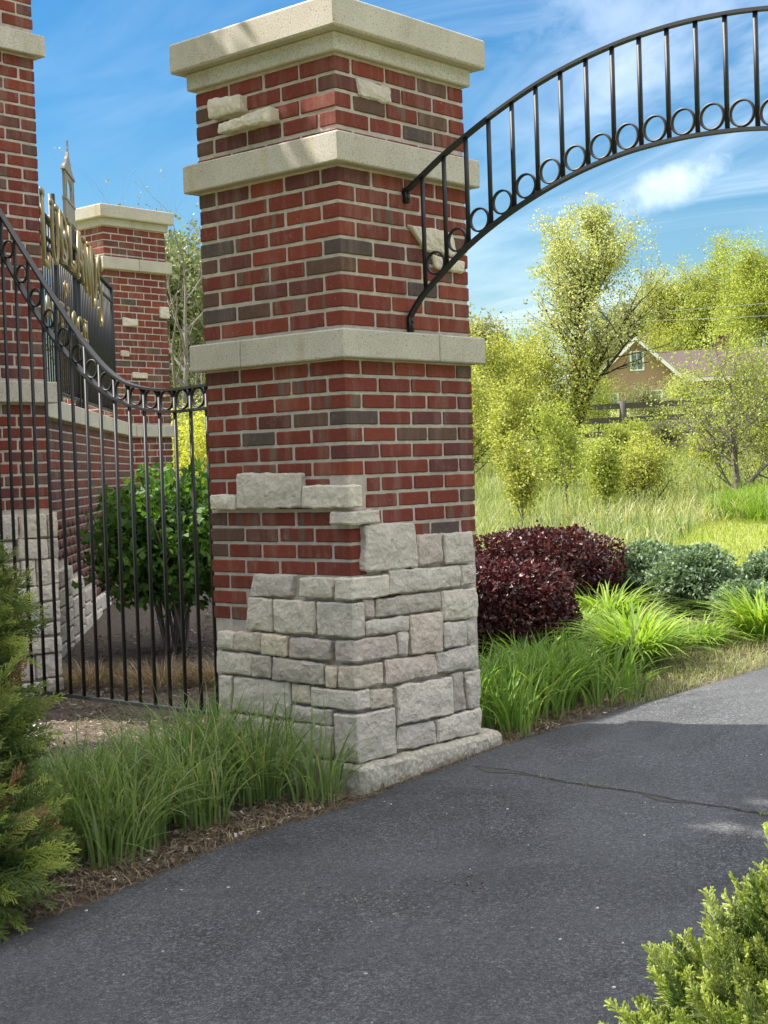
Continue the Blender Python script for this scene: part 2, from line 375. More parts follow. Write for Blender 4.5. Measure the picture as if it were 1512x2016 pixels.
xs = [-80, -40, -20, -12] + lin(-8, 30, 60) + lin(32, 110, 40) + [130, 170, 240, 400, 700, 1100]
ys = [-1100, -600, -300, -160, -90] + lin(-50, 80, 90) + [100, 140, 220, 400, 800, 1100]
gsheet('ground', xs, ys, -0.03, ground_mat())
def mulch_mat():
    m, t, p, o = newmat('mulch'); P = tworld(t)
    c = tramp(t, tnoise(t, 40, 6, .75, P), [(.3, (.045, .032, .024)), (.55, (.13, .098, .074)), (.75, (.26, .215, .165))])
    t.links.new(c, p.inputs['Base Color']); p.inputs['Roughness'].default_value = 1
    tbump(t, p, tnoise(t, 55, 5, .75, P), 1, .025); return m
MULCH = mulch_mat()
# planting bed on both sides of the gate pillar, north of the path edge
gsheet('mulch_bed', lin(-4.5, 4.9, 48), lin(-1.0, 6.9, 34), -0.008, MULCH)
def asphalt_mat():
    m, t, p, o = newmat('asphalt'); P = tworld(t)
    big = tramp(t, tnoise(t, 1.1, 5, .6, P), [(.3, (.046, .047, .049)), (.7, (.070, .071, .074))])
    v = N(t, 'ShaderNodeTexVoronoi'); v.inputs['Scale'].default_value = 120; t.links.new(P, v.inputs['Vector'])
    f1 = tnoise(t, 84, 6, .72, P, 1.2)
    worn = tramp(t, tnoise(t, 1.7, 5, .62, P), [(.32, (.30,)*3), (.62, (1,)*3)])
    net = tmix(t, 1.0, tramp(t, f1, [(.50, (0,)*3), (.62, (1,)*3)]), worn, 'MULTIPLY')
    st_ = tramp(t, tnoise(t, .8, 6, .65, P, .6), [(.44, (1.12,)*3), (.60, (.62,)*3)]); big = tmix(t, 1.0, big, st_, 'MULTIPLY')
    c = tmix(t, net, big, (.165, .17, .18))
    pore = tramp(t, f1, [(.30, (.38,)*3), (.46, (1,)*3)]); c = tmix(t, 1.0, c, pore, 'MULTIPLY')
    grain = tramp(t, tnoise(t, 330, 3, .7, P), [(.32, (.45,)*3), (.62, (1.3,)*3)]); c = tmix(t, 1.0, c, grain, 'MULTIPLY')
    v2 = N(t, 'ShaderNodeTexVoronoi'); v2.inputs['Scale'].default_value = 34; t.links.new(P, v2.inputs['Vector'])
    sp = tmix(t, 1.0, tramp(t, v2.outputs['Distance'], [(.06, (1,)*3), (.10, (0,)*3)]), tramp(t, tnoise(t, 17, 1, .5, P), [(.66, (0,)*3), (.69, (1,)*3)]), 'MULTIPLY')
    c = tmix(t, sp, c, (.32, .31, .30))
    t.links.new(c, p.inputs['Base Color']); p.inputs['Roughness'].default_value = .85; p.inputs['Specular IOR Level'].default_value = .3
    b = tbump(t, p, f1, .8, .006); tbump(t, p, v.outputs['Distance'], .5, .0035, b); return m
ASPH = asphalt_mat()
# path: straight edge along the pillar, edge wobbles a little, south side bends off to the right
edge = [(-6.0, -.14), (-3.2, -.13), (-1.74, -.12), (-1.45, -.14), (-1.14, -.11), (-.8, -.05), (-.58, -.07), (-.41, -.11), (-.2, -.14), (.1, -.115), (.45, -.11), (.80, -.10), (.97, -.13), (1.22, -.16), (1.46, -.20),
        (1.74, -.23), (2.29, -.31), (2.77, -.38), (3.6, -.52), (4.6, -.75), (6.2, -1.2), (9, -2.2), (14, -4.4), (24, -9.5)]
ex = np.array([e[0] for e in edge]); ey = np.array([e[1] for e in edge])
def path_edge(x): return float(np.interp(x, ex, ey)) + .012 * mn.noise(Vector((x * 9, 0, 2))) + .006 * mn.noise(Vector((x * 40, 0, 2)))
def path_south(x): return (-2.50 if x < 1.2 else -2.50 - .42 * (x - 1.2) - .012 * (x - 1.2) ** 2)
V = []; F = []; X = list(np.arange(-7, 4.5, .05)) + list(np.arange(4.5, 24, .5)); T = lin(0, 1, 24)
for x in X:
    a, b = path_edge(x), path_south(x)
    V.append((x, a + .035, gz(x) - .03))
    for u in T:
        y = a + (b - a) * u ** 1.3
        roll = -.020 * math.exp(-((y - a) / .05) ** 2)
        V.append((x, y, gz(x) + .016 + roll + .004 * mn.noise(Vector((x * 3, y * 3, 0)))))
    V.append((x, b - .03, gz(x) - .03))
k = len(T) + 2
for i in range(len(X) - 1):
    for j in range(k - 1): F.append((i * k + j, (i) * k + j + 1, (i + 1) * k + j + 1, (i + 1) * k + j))
pm = fast_mesh('asphalt_path', V, F, ASPH, smooth=True)
bm = bmesh.new(); bm.from_mesh(pm); bmesh.ops.recalc_face_normals(bm, faces=bm.faces)
if sum(f.normal.z for f in bm.faces) < 0: bmesh.ops.reverse_faces(bm, faces=bm.faces)
bm.to_mesh(pm); bm.free()
tag(obj('path', pm), kind='structure')
# crack with a tarry brown border, crossing the path from the pillar foot
def crack_pt(u):
    x = .42 - .16 * u + .022 * mn.noise(Vector((u * 7, 1, 0))) + .010 * mn.noise(Vector((u * 34, 1, 0))) + .005 * mn.noise(Vector((u * 110, 1, 0)))
    return x, -.26 - 2.15 * u
def surf(x, y): return gz(x) + .016 + .004 * mn.noise(Vector((x * 3, y * 3, 0)))
def ribbon(name, pts, wl_, wr_, dz, mat):
    V = []; F = []
    for i, (x, y) in enumerate(pts):
        V += [(x - wl_[i], y, surf(x - wl_[i], y) + dz), (x + wr_[i], y, surf(x + wr_[i], y) + dz)]
    for i in range(len(pts) - 1): F.append((2 * i, 2 * i + 2, 2 * i + 3, 2 * i + 1))
    return fast_mesh(name, V, F, mat)
def tar_mat():
    m, t, p, o = newmat('crack_stain'); P = tworld(t)
    c = tramp(t, tnoise(t, 60, 5, .7, P), [(.3, (.036, .032, .028)), (.7, (.068, .061, .052))])
    t.links.new(c, p.inputs['Base Color']); p.inputs['Roughness'].default_value = .9; tbump(t, p, tnoise(t, 120, 4, .7, P), .7, .005); return m
TAR = tar_mat()
NC = 300
pts = [crack_pt(u) for u in lin(0, 1, NC)]
wa = [.006 + .055 * max(0, mn.noise(Vector((i * .035, 5, 0)))) + .010 * abs(mn.noise(Vector((i * .7, 5, 3)))) + .05 * max(0, 1 - abs(i - 22) / 22) * (.6 + .4 * mn.noise(Vector((i * .3, 1, 3)))) for i in range(NC)]
wb = [.004 + .022 * max(0, mn.noise(Vector((i * .045, 9, 0)))) + .008 * abs(mn.noise(Vector((i * .8, 9, 3)))) for i in range(NC)]
cr = empty('crack', (0, 0, 0), 'dark weedy crack running across the asphalt path from the pillar foot', 'crack')
obj('crack_border', ribbon('crack_border', pts, wa, wb, .0015, TAR), cr)
wc = [max(.0003, .0016 + .0045 * mn.noise(Vector((i * .22, 3, 0)))) for i in range(NC)]
BLACK = simple_mat('crack_shadow_gap', (.008, .008, .008), 1)
obj('crack_gap', ribbon('crack_gap', pts, wc, wc, .0030, BLACK), cr)
# spalled patch: loose darker aggregate crumbs
bag = Bag()
for i in range(230):
    if i < 190: cx, cy = -1.02 + rng.normal(0, .05), -.95 + rng.normal(0, .15)
    else: cx, cy = -.74 + rng.normal(0, .03), -1.12 + rng.normal(0, .05)
    s = rng.uniform(.0014, .0036); z = gz(cx) + .0165
    V, F = box_vf(cx - s, cx + s, cy - s * .8, cy + s * .8, z - .003, z + s * .4)
    V = [(a + rng.normal(0, s * .25), b + rng.normal(0, s * .25), c) for a, b, c in V]
    bag.add(V, F, rng.random())
GRIT = leaf_mat('grit', [(0, (.03, .027, .02)), (.5, (.10, .085, .06)), (1, (.26, .23, .17))], 0, .9)
tag(obj('loose_aggregate', bag.mesh('loose_aggregate', GRIT)), 'patch of loose crumbled aggregate on the worn asphalt path', 'gravel', kind='stuff')
# white stone chips lying on the path
bag = Bag()
for i in range(75):
    cx, cy = rng.uniform(-3, 2.2), rng.uniform(-2.4, -.2); s = rng.uniform(.0014, .0040) * (1.8 if rng.random() < .06 else 1); z = surf(cx, cy) + .001
    V, F = box_vf(cx - s, cx + s, cy - s * .7, cy + s * .7, z - .002, z + s * .6)
    V = [(a + rng.normal(0, s * .3), b + rng.normal(0, s * .3), c) for a, b, c in V]; bag.add(V, F, rng.uniform(.6, 1))
CHIP = leaf_mat('pale_chip', [(0, (.15, .14, .12)), (.7, (.36, .34, .30)), (1, (.62, .6, .56))], 0, .8)
tag(obj('stone_chips', bag.mesh('stone_chips', CHIP)), 'pale stone chips scattered over the asphalt path', 'gravel', kind='stuff')
# little weeds along the crack
bag = Bag()
def leafset(bag, C, size, a, flat=0.0, aspect=.5, out=None, rr=rng):
    """one folded quad leaf per centre"""
    n = len(C); size = np.broadcast_to(size, (n,))
    d = rr.normal(size=(n, 3)); d[:, 2] *= (1 - flat)
    if out is not None: d = d + out * 1.1
    d /= np.linalg.norm(d, axis=1)[:, None] + 1e-9
    e = rr.normal(size=(n, 3)); e -= (e * d).sum(1)[:, None] * d; e /= np.linalg.norm(e, axis=1)[:, None] + 1e-9
    s = size[:, None]; base = C - d * s * .5; tip = C + d * s * .5
    nrm = np.cross(d, e)
    l = C + e * s * aspect * .5 + nrm * s * .08; r = C - e * s * aspect * .5 + nrm * s * .08
    V = np.stack([base, l, tip, r], 1).reshape(-1, 3)
    F = np.arange(4 * n).reshape(n, 4); bag.add(V, F, a)
def blades(bag, B, H, lean, W, a, segs=4, curl=1.0, rr=rng, dirs=None, fold=0):
    """grass blades rooted at B (n,3): height H, sideways reach lean, base width W"""
    n = len(B); H = np.broadcast_to(H, (n,)); lean = np.broadcast_to(lean, (n,)); W = np.broadcast_to(W, (n,))
    th = rr.uniform(0, 2 * np.pi, n) if dirs is None else dirs
    D = np.stack([np.cos(th), np.sin(th), np.zeros(n)], 1)
    ph = th + np.pi / 2 + rr.normal(0, .5, n); S = np.stack([np.cos(ph), np.sin(ph), np.zeros(n)], 1)
    rows = []
    for k in range(segs + 1):
        u = k / segs
        reach = (u ** (1 + curl)) * lean
        z = H * (u - .42 * np.clip(lean / np.maximum(H, 1e-4), 0, 1.6) * u ** 3)
        w = W * (1 - u ** 1.7) * (.65 + .7 * u) * .5 + W * .03
        c = B + D * reach[:, None]; c = c + np.stack([0 * z, 0 * z, z], 1)
        rows += [c - S * w[:, None], c + S * w[:, None]]
    V = np.stack(rows, 1).reshape(-1, 3); k2 = 2 * (segs + 1)
    F = np.concatenate([np.stack([np.arange(n) * k2 + 2 * k, np.arange(n) * k2 + 2 * k + 1, np.arange(n) * k2 + 2 * k + 3, np.arange(n) * k2 + 2 * k + 2], 1) for k in range(segs)])
    bag.add(V, F, np.tile(np.broadcast_to(a, (n,)), segs))
B = []
for u in list(rng.uniform(.15, 1, 40)) + [.62] * 14 + [.28] * 8 + [.8] * 10:
    x, y = crack_pt(u); B.append((x + rng.normal(0, .008), y + rng.normal(0, .012), gz(x) + .015))
blades(bag, np.array(B), rng.uniform(.012, .035, len(B)), rng.uniform(.005, .025, len(B)), .0025, rng.random(len(B)), 3)
tag(obj('crack_weeds', bag.mesh('crack_weeds', LM['lawn'])), 'tiny weeds sprouting from the crack in the path', 'weeds', kind='stuff')

# ---------------------------------------------------------------- masonry
P813 = .813
FULL, HEAD, JO = .1905, .0905, .0130
BM = {}
def brick_mesh(L, H, kind, corner, var):
    key = (round(L, 3), round(H, 3), kind, corner, var)
    if key not in BM:
        if corner: me = rough_box('brick', L[0] if isinstance(L, tuple) else L, .0925, H, .028, .004, .0020, 42, zlib.crc32(repr(key).encode()) % 97, BR[kind])
        else: me = rough_box('brick', L, .07, H, .028, .004, .0022, 42, zlib.crc32(repr(key).encode()) % 97, BR[kind])
        BM[key] = me
    return BM[key]
KW = dict(full=(('red', .50), ('flash', .16), ('orange', .14), ('plum', .16), ('brown', .032), ('char', .008)),
          head=(('red', .34), ('brown', .30), ('plum', .26), ('flash', .06), ('orange', .03), ('char', .01)))
def pick(kindset, dark=0):
    r = rng.random(); acc = 0
    for k, p in KW[kindset]:
        acc += p
        if r < acc: return k
    return 'red'
def lay(root, ox, oy, zrows, H, faces, parity0, over={}, skipf=None, u_max=P813, dark=0):
    """courses of bricks: face R runs along +X at y=oy, face L along +Y at x=ox; corner bricks serve both"""
    proud = .0018
    for r, z in enumerate(zrows):
        par = (r + parity0) % 2          # 1: stretcher on R at the corner, header on L
        cells = []
        if 'R' in faces:
            start = 0
            u = -proud; lens = []
            if par == 1: lens = [FULL + proud] + [FULL] * 2 + [u_max - 3 * (FULL + JO) + proud]
            else: lens = [HEAD + proud] + [FULL] * 3 + [None]
            x = -proud
            for i, L in enumerate(lens):
                if L is None: L = u_max + proud - x
                cells.append(('R', i, x, L)); x += L + JO
        if 'L' in faces:
            if par == 0: lens = [FULL + proud] + [FULL] * 2 + [u_max - 3 * (FULL + JO) + proud]
            else: lens = [HEAD + proud] + [FULL] * 3 + [None]
            x = -proud
            for i, L in enumerate(lens):
                if L is None: L = u_max + proud - x
                cells.append(('L', i, x, L)); x += L + JO
        for (f, i, x, L) in cells:
            if i == 0 and 'R' in faces and 'L' in faces:
                if (f == 'R') != (par == 1): continue      # corner brick laid once
                corner = True
            else: corner = False
            if skipf and skipf(f, x, x + L, z, z + H, corner): continue
            hd = L < .13 or (i == 0 and f == 'L' and False)
            kind = over.get((r, f, i)) or pick('head' if hd else 'full')
            me = brick_mesh(L, H, kind, corner, int(rng.integers(3)))
            b = obj('brick', me, root)
            j = rng.normal(0, .0012, 3)
            dep = .0925 if corner else .07
            if f == 'R': b.location = (ox + x + (0 if corner else j[0]), oy - proud + j[1], z + j[2] * .6)
            else:        # rotate so length runs +Y, front looks to -X
                b.rotation_euler = (0, 0, math.pi / 2)
                b.location = (ox - proud + dep + j[1], oy + x + (0 if corner else j[0]), z + j[2] * .6)
def slab(root, name, x0, x1, y0, y1, z0, z1, r=.006, amp=.0012, mat=None, seg=.10, seed=0):
    me = rough_box(name, x1 - x0, y1 - y0, z1 - z0, seg, r, amp, 12, seed + x0, mat or CAST)
    o = obj(name, me, root); o.location = (x0, y0, z0); return o
def band(root, ox, oy, z0, z1, o, cuts=(None, None), seed=0, w=P813):
    xs_ = [ox - o] + ([ox + cuts[0] - .0012, ox + cuts[0] + .0012] if cuts[0] else []) + [ox + w + o]
    ys_ = [oy - o] + ([oy + cuts[1] - .0012, oy + cuts[1] + .0012] if cuts[1] else []) + [oy + w + o]
    for a in range(0, len(xs_), 2):
        for b in range(0, len(ys_), 2):
            slab(root, 'band_stone', xs_[a], xs_[a + 1], ys_[b], ys_[b + 1], z0, z1, seed=seed + a * 3 + b * 5)
def capset(root, ox, oy, zb, zm, zt, seed=0):
    slab(root, 'cap_bed', ox - .027, ox + P813 + .027, oy - .027, oy + P813 + .027, zb, zm, seed=seed)
    slab(root, 'cap_stone', ox - .077, ox + P813 + .077, oy - .077, oy + P813 + .077, zm, zt, r=.009, seed=seed + 2)
def core(root, x0, x1, y0, y1, z0, z1, rec=.0035):
    o = obj('mortar', rough_box('mortar', x1 - x0 - 2 * rec, y1 - y0 - 2 * rec, z1 - z0, .035, .004, .0022, 40, 3, MORTAR), root)
    o.location = (x0 + rec, y0 + rec, z0)
def face_stone(root, ox, oy, face, q, c, proud, seed, seg=.02, amp=.008):
    (u0, z0), (u1, z1), (u2, z2), (u3, z3) = q          # tl, tr, br, bl seen from outside
    # order by u: face L has u decreasing to the right
    if face == 'L': (ua, za), (ub, zb), (uc, zc), (ud, zd) = q[1], q[0], q[3], q[2]
    else: (ua, za), (ub, zb), (uc, zc), (ud, zd) = q[0], q[1], q[2], q[3]
    Wd = ((ub - ua) + (uc - ud)) / 2; Hh = ((za - zd) + (zb - zc)) / 2; dep = .06
    def mapf(x, y, z):
        s, v = x / Wd, z / Hh
        u = (ud + (uc - ud) * s) * (1 - v) + (ua + (ub - ua) * s) * v
        zz_ = (zd + (zc - zd) * s) * (1 - v) + (za + (zb - za) * s) * v
        dd = y - proud - .006 * (math.sin(math.pi * min(max(s, 0), 1)) * math.sin(math.pi * min(max(v, 0), 1)))
        return (ox + u, oy + dd, zz_) if face == 'R' else (ox + dd, oy + u, zz_)
    me = rough_box('stone', Wd, dep, Hh, seg * .68, .006, amp * 1.15, 19, seed, ST[c], .8, mapf)
    return obj('stone', me, root)
def corner_stone(root, ox, oy, uL, uR, zt, zb, c, proud, seed):
    me = rough_box('stone', uR + proud, uL + proud, zt - zb, .015, .006, .008, 19, seed, ST[c], .8)
    o = obj('stone', me, root); o.location = (ox - proud, oy - proud, zb); return o
LS=[([(0.539, -0.0), (0.302, 0.003), (0.319, -0.088), (0.563, -0.091)], 'g'),
([(0.263, -0.007), (0.077, -0.002), (0.077, -0.085), (0.267, -0.086)], 'c'),
([(0.574, -0.096), (0.43, -0.102), (0.435, -0.236), (0.593, -0.235)], 'c'),
([(0.42, -0.102), (0.182, -0.101), (0.189, -0.234), (0.424, -0.24)], 'c'),
([(0.772, -0.249), (0.666, -0.247), (0.67, -0.325), (0.778, -0.328)], 'c'),
([(0.666, -0.249), (0.498, -0.243), (0.503, -0.323), (0.668, -0.327)], 't'),
([(0.495, -0.244), (0.345, -0.247), (0.351, -0.334), (0.496, -0.333)], 'y'),
([(0.335, -0.251), (0.096, -0.257), (0.106, -0.336), (0.335, -0.339)], 'p'),
([(0.783, -0.336), (0.558, -0.337), (0.562, -0.425), (0.784, -0.429)], 'c'),
([(0.556, -0.339), (0.44, -0.338), (0.448, -0.429), (0.557, -0.43)], 'd'),
([(0.432, -0.34), (0.138, -0.353), (0.142, -0.439), (0.433, -0.437)], 'd'),
([(0.132, -0.36), (0.076, -0.359), (0.08, -0.442), (0.135, -0.441)], 'y'),
([(0.768, -0.439), (0.689, -0.439), (0.706, -0.599), (0.777, -0.597)], 'c'),
([(0.682, -0.441), (0.34, -0.441), (0.356, -0.59), (0.697, -0.59)], 'c'),
([(0.335, -0.445), (0.23, -0.443), (0.229, -0.521), (0.335, -0.521)], 'y'),
([(0.335, -0.534), (0.102, -0.535), (0.108, -0.595), (0.339, -0.599)], 'g'),
([(0.686, -0.597), (0.601, -0.601), (0.605, -0.681), (0.699, -0.69)], 'c'),
([(0.593, -0.6), (0.427, -0.607), (0.433, -0.718), (0.599, -0.724)], 'c'),
([(0.412, -0.605), (0.101, -0.601), (0.109, -0.731), (0.405, -0.746)], 'g'),
([(0.781, -0.608), (0.698, -0.604), (0.707, -0.691), (0.79, -0.699)], 'c'),
([(0.787, -0.704), (0.605, -0.689), (0.609, -0.767), (0.783, -0.786)], 'g'),
([(0.6, -0.732), (0.422, -0.724), (0.413, -0.763), (0.602, -0.772)], 'c'),
([(0.774, 0.335), (0.622, 0.331), (0.625, 0.272), (0.774, 0.273)], 'c'),
([(0.614, 0.424), (0.237, 0.415), (0.231, 0.278), (0.622, 0.272)], 'b'),
([(0.687, 1.998), (0.496, 1.982), (0.495, 1.914), (0.692, 1.916)], 'c'),
([(0.625, 1.886), (0.314, 1.902), (0.317, 1.84), (0.633, 1.845)], 'c')]
RS=[([(0.059, 0.205), (0.36, 0.198), (0.374, 0.014), (0.047, 0.018)], 'b'),
([(0.383, 0.145), (0.548, 0.142), (0.546, 0.022), (0.383, 0.016)], 'p'),
([(0.554, 0.141), (0.752, 0.139), (0.76, 0.007), (0.56, 0.012)], 'g'),
([(0.187, 0.013), (0.656, -0.001), (0.655, -0.088), (0.184, -0.087)], 'g'),
([(0.666, -0.002), (0.768, -0.003), (0.761, -0.088), (0.662, -0.086)], 'g'),
([(0.036, -0.091), (0.104, -0.094), (0.1, -0.17), (0.045, -0.17)], 'p'),
([(0.112, -0.098), (0.517, -0.101), (0.517, -0.175), (0.108, -0.171)], 'd'),
([(0.523, -0.101), (0.765, -0.104), (0.768, -0.233), (0.529, -0.226)], 'c'),
([(0.044, -0.179), (0.31, -0.182), (0.306, -0.246), (0.043, -0.237)], 'g'),
([(0.314, -0.182), (0.517, -0.184), (0.518, -0.351), (0.315, -0.344)], 'k'),
([(0.235, -0.247), (0.302, -0.248), (0.292, -0.343), (0.235, -0.339)], 'g'),
([(0.529, -0.236), (0.678, -0.242), (0.683, -0.349), (0.528, -0.341)], 'g'),
([(0.683, -0.243), (0.753, -0.245), (0.755, -0.342), (0.688, -0.339)], 'g'),
([(0.155, -0.349), (0.471, -0.358), (0.477, -0.448), (0.152, -0.449)], 'k'),
([(0.475, -0.355), (0.757, -0.354), (0.762, -0.45), (0.48, -0.445)], 'g'),
([(0.06, -0.456), (0.197, -0.466), (0.19, -0.537), (0.056, -0.535)], 't'),
([(0.215, -0.46), (0.574, -0.469), (0.576, -0.626), (0.207, -0.617)], 'c'),
([(0.58, -0.458), (0.662, -0.459), (0.671, -0.624), (0.586, -0.623)], 'd'),
([(0.672, -0.46), (0.782, -0.465), (0.763, -0.626), (0.688, -0.624)], 'g'),
([(0.216, -0.63), (0.452, -0.64), (0.461, -0.736), (0.207, -0.724)], 'g'),
([(0.466, -0.636), (0.763, -0.629), (0.763, -0.737), (0.466, -0.731)], 'c'),
([(0.119, 1.981), (0.329, 1.977), (0.331, 1.908), (0.135, 1.91)], 'g'),
([(0.406, 1.429), (0.703, 1.424), (0.714, 1.32), (0.516, 1.33)], 'c'),
([(0.554, 1.321), (0.779, 1.305), (0.768, 1.254), (0.583, 1.259)], 'c')]
CS= [(0.062, 0.18, -0.002, -0.089, 'c'), (0.168, 0.032, -0.102, -0.237, 'b'), (0.075, 0.224, -0.25, -0.337, 'p'), (0.065, 0.133, -0.353, -0.441, 't'), (0.218, 0.052, -0.45, -0.527, 'c'), (0.089, 0.193, -0.544, -0.734, 'b'), (0.222, 0.038, 0.365, 0.275, 'c'), (0.073, 0.141, 0.26, 0.208, 'b')]

main = empty('brick_pillar', (P813 / 2, P813 / 2, gz(.4)), 'tall red brick gate pillar with pale stone caps, patches of limestone and a rough limestone foot', 'pillar')
MR = []   # parts are made in world coordinates, shifted under the root at the end
core(main, 0, P813, 0, P813, -.90, 2.07)
# bands and cap
capset(main, 0, 0, 2.062, 2.136, 2.262)
band(main, 0, 0, 1.627, 1.745, .048, (None, None), 11)
band(main, 0, 0, .864, .978, .048, (.545, .545), 23)
def covered(f, a, b, z0, z1, corner):
    for face, q in [('L', s[0]) for s in LS] + [('R', s[0]) for s in RS]:
        if face != f: continue
        us = [p[0] for p in q]; zs = [p[1] for p in q]
        if a > min(us) - .012 and b < max(us) + .012 and z0 > min(zs) - .012 and z1 < max(zs) + .012: return True
    if corner:
        for uL, uR, zt, zb, c in CS:
            if z0 > zb - .025 and z1 < zt + .03 and zt > .1: return True
    if z1 < .11 and z0 > -.9:      # stone field below: bricks only survive on the left
        zc = (z0 + z1) / 2
        if f == 'R' and a > .12: return True
        if f == 'L' and zc < -.005 and a < .49: return True
        if corner and zc < -.0: return True
    if zt_limit(f, a, b, z0): return True
    return False
def zt_limit(f, a, b, z0): return z0 < -.262
H0 = .0570
rowsA = [2.051 - .0705 * k - H0 for k in range(4)]
lay(main, 0, 0, rowsA, H0, 'RL', 0, {(3, 'R', 2): 'char', (1, 'L', 4): 'brown', (0, 'L', 0): 'red', (1, 'L', 0): 'brown', (1, 'R', 0): 'plum', (2, 'R', 0): 'brown'}, covered)
lay(main, 0, 0, [1.7445], .021, 'RL', 0, {}, None)
rowsB = [1.618 - .0705 * k - H0 for k in range(9)]
lay(main, 0, 0, rowsB, H0, 'RL', 1, {(4, 'R', 0): 'char', (3, 'R', 0): 'brown', (3, 'L', 3): 'char', (7, 'L', 3): 'char', (1, 'R', 0): 'brown',
    (4, 'L', 1): 'orange', (2, 'L', 1): 'orange', (0, 'L', 3): 'plum', (6, 'R', 0): 'red', (8, 'R', 0): 'red'}, covered)
H1 = .0535
rowsC = [.857 - .0667 * k - H1 for k in range(17)]
lay(main, 0, 0, rowsC, H1, 'RL', 0, {(3, 'R', 0): 'char', (4, 'L', 2): 'char', (5, 'R', 0): 'plum', (5, 'R', 3): 'plum', (3, 'R', 3): 'plum', (2, 'L', 0): 'flash',
    (4, 'L', 0): 'flash', (6, 'R', 3): 'plum', (6, 'L', 0): 'orange', (10, 'L', 2): 'plum', (4, 'R', 1): 'orange', (0, 'R', 1): 'flash', (1, 'L', 1): 'flash'}, covered)
for r_i, u0_, u1_ in ((7, .112, .1905), (9, .150, .1905)):
    o_ = obj('brick', brick_mesh(u1_ - u0_, H1, 'red', False, 1), main); o_.location = (u0_, -.0018, rowsC[r_i])
for i, (q, c) in enumerate(LS): face_stone(main, 0, 0, 'L', q, c, .050 if q[0][1] > 1.5 else (.026 + .014 * rng.random()), 10 + i)
for i, (q, c) in enumerate(RS): face_stone(main, 0, 0, 'R', q, c, (.010 if q[0][1] > 1.9 else .018) if q[0][1] > 1.2 else (.026 + .014 * rng.random()), 60 + i)
for i, (uL, uR, zt, zb, c) in enumerate(CS): corner_stone(main, 0, 0, uL, uR, zt, zb, c, .034 + .008 * rng.random(), 110 + i)
# rough concrete footing, top roughly level, foot following the path
def foot(root, x0, x1, y0, y1):
    def mp_(x, y, z):
        return (x0 + x, y0 + y, -.935 + z)
    me = rough_box('footing', x1 - x0, y1 - y0, .195, .022, .018, .012, 15, 5, CONC, .6, mp_)
    return obj('footing', me, root)
foot(main, -.055, P813 + .06, -.075, P813 + .06)
# white pointing smear under the upper arch bracket and bracket plates belong to the arch
def reroot(root):
    M_ = Vector(root.location)
    for ch in list(root.children): ch.location = Vector(ch.location) - M_
reroot(main)

# left pillar, only the faces the gate can see are faced in brick and stone
lp = empty('tall_brick_pillar', (.43, 3.5, gz(.4)), 'tall brick pillar behind the iron fence, cut off by the picture edge', 'pillar')
LX, LY = .84 - P813, 3.10
core(lp, LX, LX + P813, LY, LY + P813, -.9, 3.3)
capset(lp, LX, LY, 3.275, 3.35, 3.48, 4)
band(lp, LX, LY, 2.835, 2.955, .05, (None, None), 31)
band(lp, LX, LY, .862, .982, .05, (None, None), 37)
lay(lp, LX, LY, [3.262 - .0705 * k - H0 for k in range(4)] , H0, 'RL', 0, {}, None)
lay(lp, LX, LY, [2.826 - .0707 * k - H0 for k in range(26)], H0, 'RL', 1, {}, None)
lay(lp, LX, LY, [.852 - .0672 * k - H1 for k in range(9)], H1, 'RL', 0, {}, None)
def rubble(root, ox, oy, face, ua, ub, zt, zb, seed, hmin=.07, hmax=.15, wmin=.10, wmax=.32, steps=None, big=.02, cols='ccggbbdptk'):
    rr = np.random.default_rng(seed); z = zt
    while z > zb + .03:
        h = min(rr.uniform(hmin, hmax), z - zb)
        if z - h - zb < .04: h = z - zb
        u = ua
        while u < ub - .02:
            w_ = min(rr.uniform(wmin, wmax), ub - u)
            if ub - u - w_ < .07: w_ = ub - u
            top = z
            if steps is None or z <= steps((u + w_ / 2)) + .02:
                g = .005
                j = rr.normal(0, .004, 4)
                q = [(u + g, z - g + j[0]), (u + w_ - g, z - g + j[1]), (u + w_ - g, z - h + g + j[2]), (u + g, z - h + g + j[3])]
                if face == 'L': q = [q[1], q[0], q[3], q[2]]
                face_stone(root, ox, oy, face, q, cols[rr.integers(len(cols))], rr.uniform(.02, .042), seed + int(u * 100) + int(z * 50), big + .012, .007)
            u += w_
        z -= h
rubble(lp, LX, LY, 'R', .40, P813 + .02, .235, -.80, 51)
rubble(lp, LX, LY, 'R', -.03, .40, .235, -.80, 52)
rubble(lp, LX, LY, 'L', 0, P813, .235, -.80, 53)
reroot(lp)

# far pillar at the other end of the sign wall
fp = empty('far_brick_pillar', (5.6, 8.4, gz(5.6)), 'smaller looking brick pillar at the far end of the low sign wall', 'pillar')
FX, FY = 5.22, 8.05
core(fp, FX, FX + P813, FY, FY + P813, -.7, 3.0)
capset(fp, FX, FY, 2.985, 3.06, 3.19, 6)
band(fp, FX, FY, 2.545, 2.665, .05, (.42, None), 41)
band(fp, FX, FY, .83, .95, .05, (.30, None), 43)
lay(fp, FX, FY, [2.975 - .0705 * k - H0 for k in range(4)], H0, 'RL', 1, {}, None)
lay(fp, FX, FY, [2.666], .024, 'RL', 0, {}, None)
lay(fp, FX, FY, [2.535 - .0707 * k - H0 for k in range(22)], H0, 'RL', 1, {(4, 'R', 1): 'char', (6, 'R', 3): 'plum'}, None)
lay(fp, FX, FY, [.975], .024, 'RL', 0, {}, None)
lay(fp, FX, FY, [.822 - .0672 * k - H1 for k in range(13)], H1, 'R', 1, {}, None)
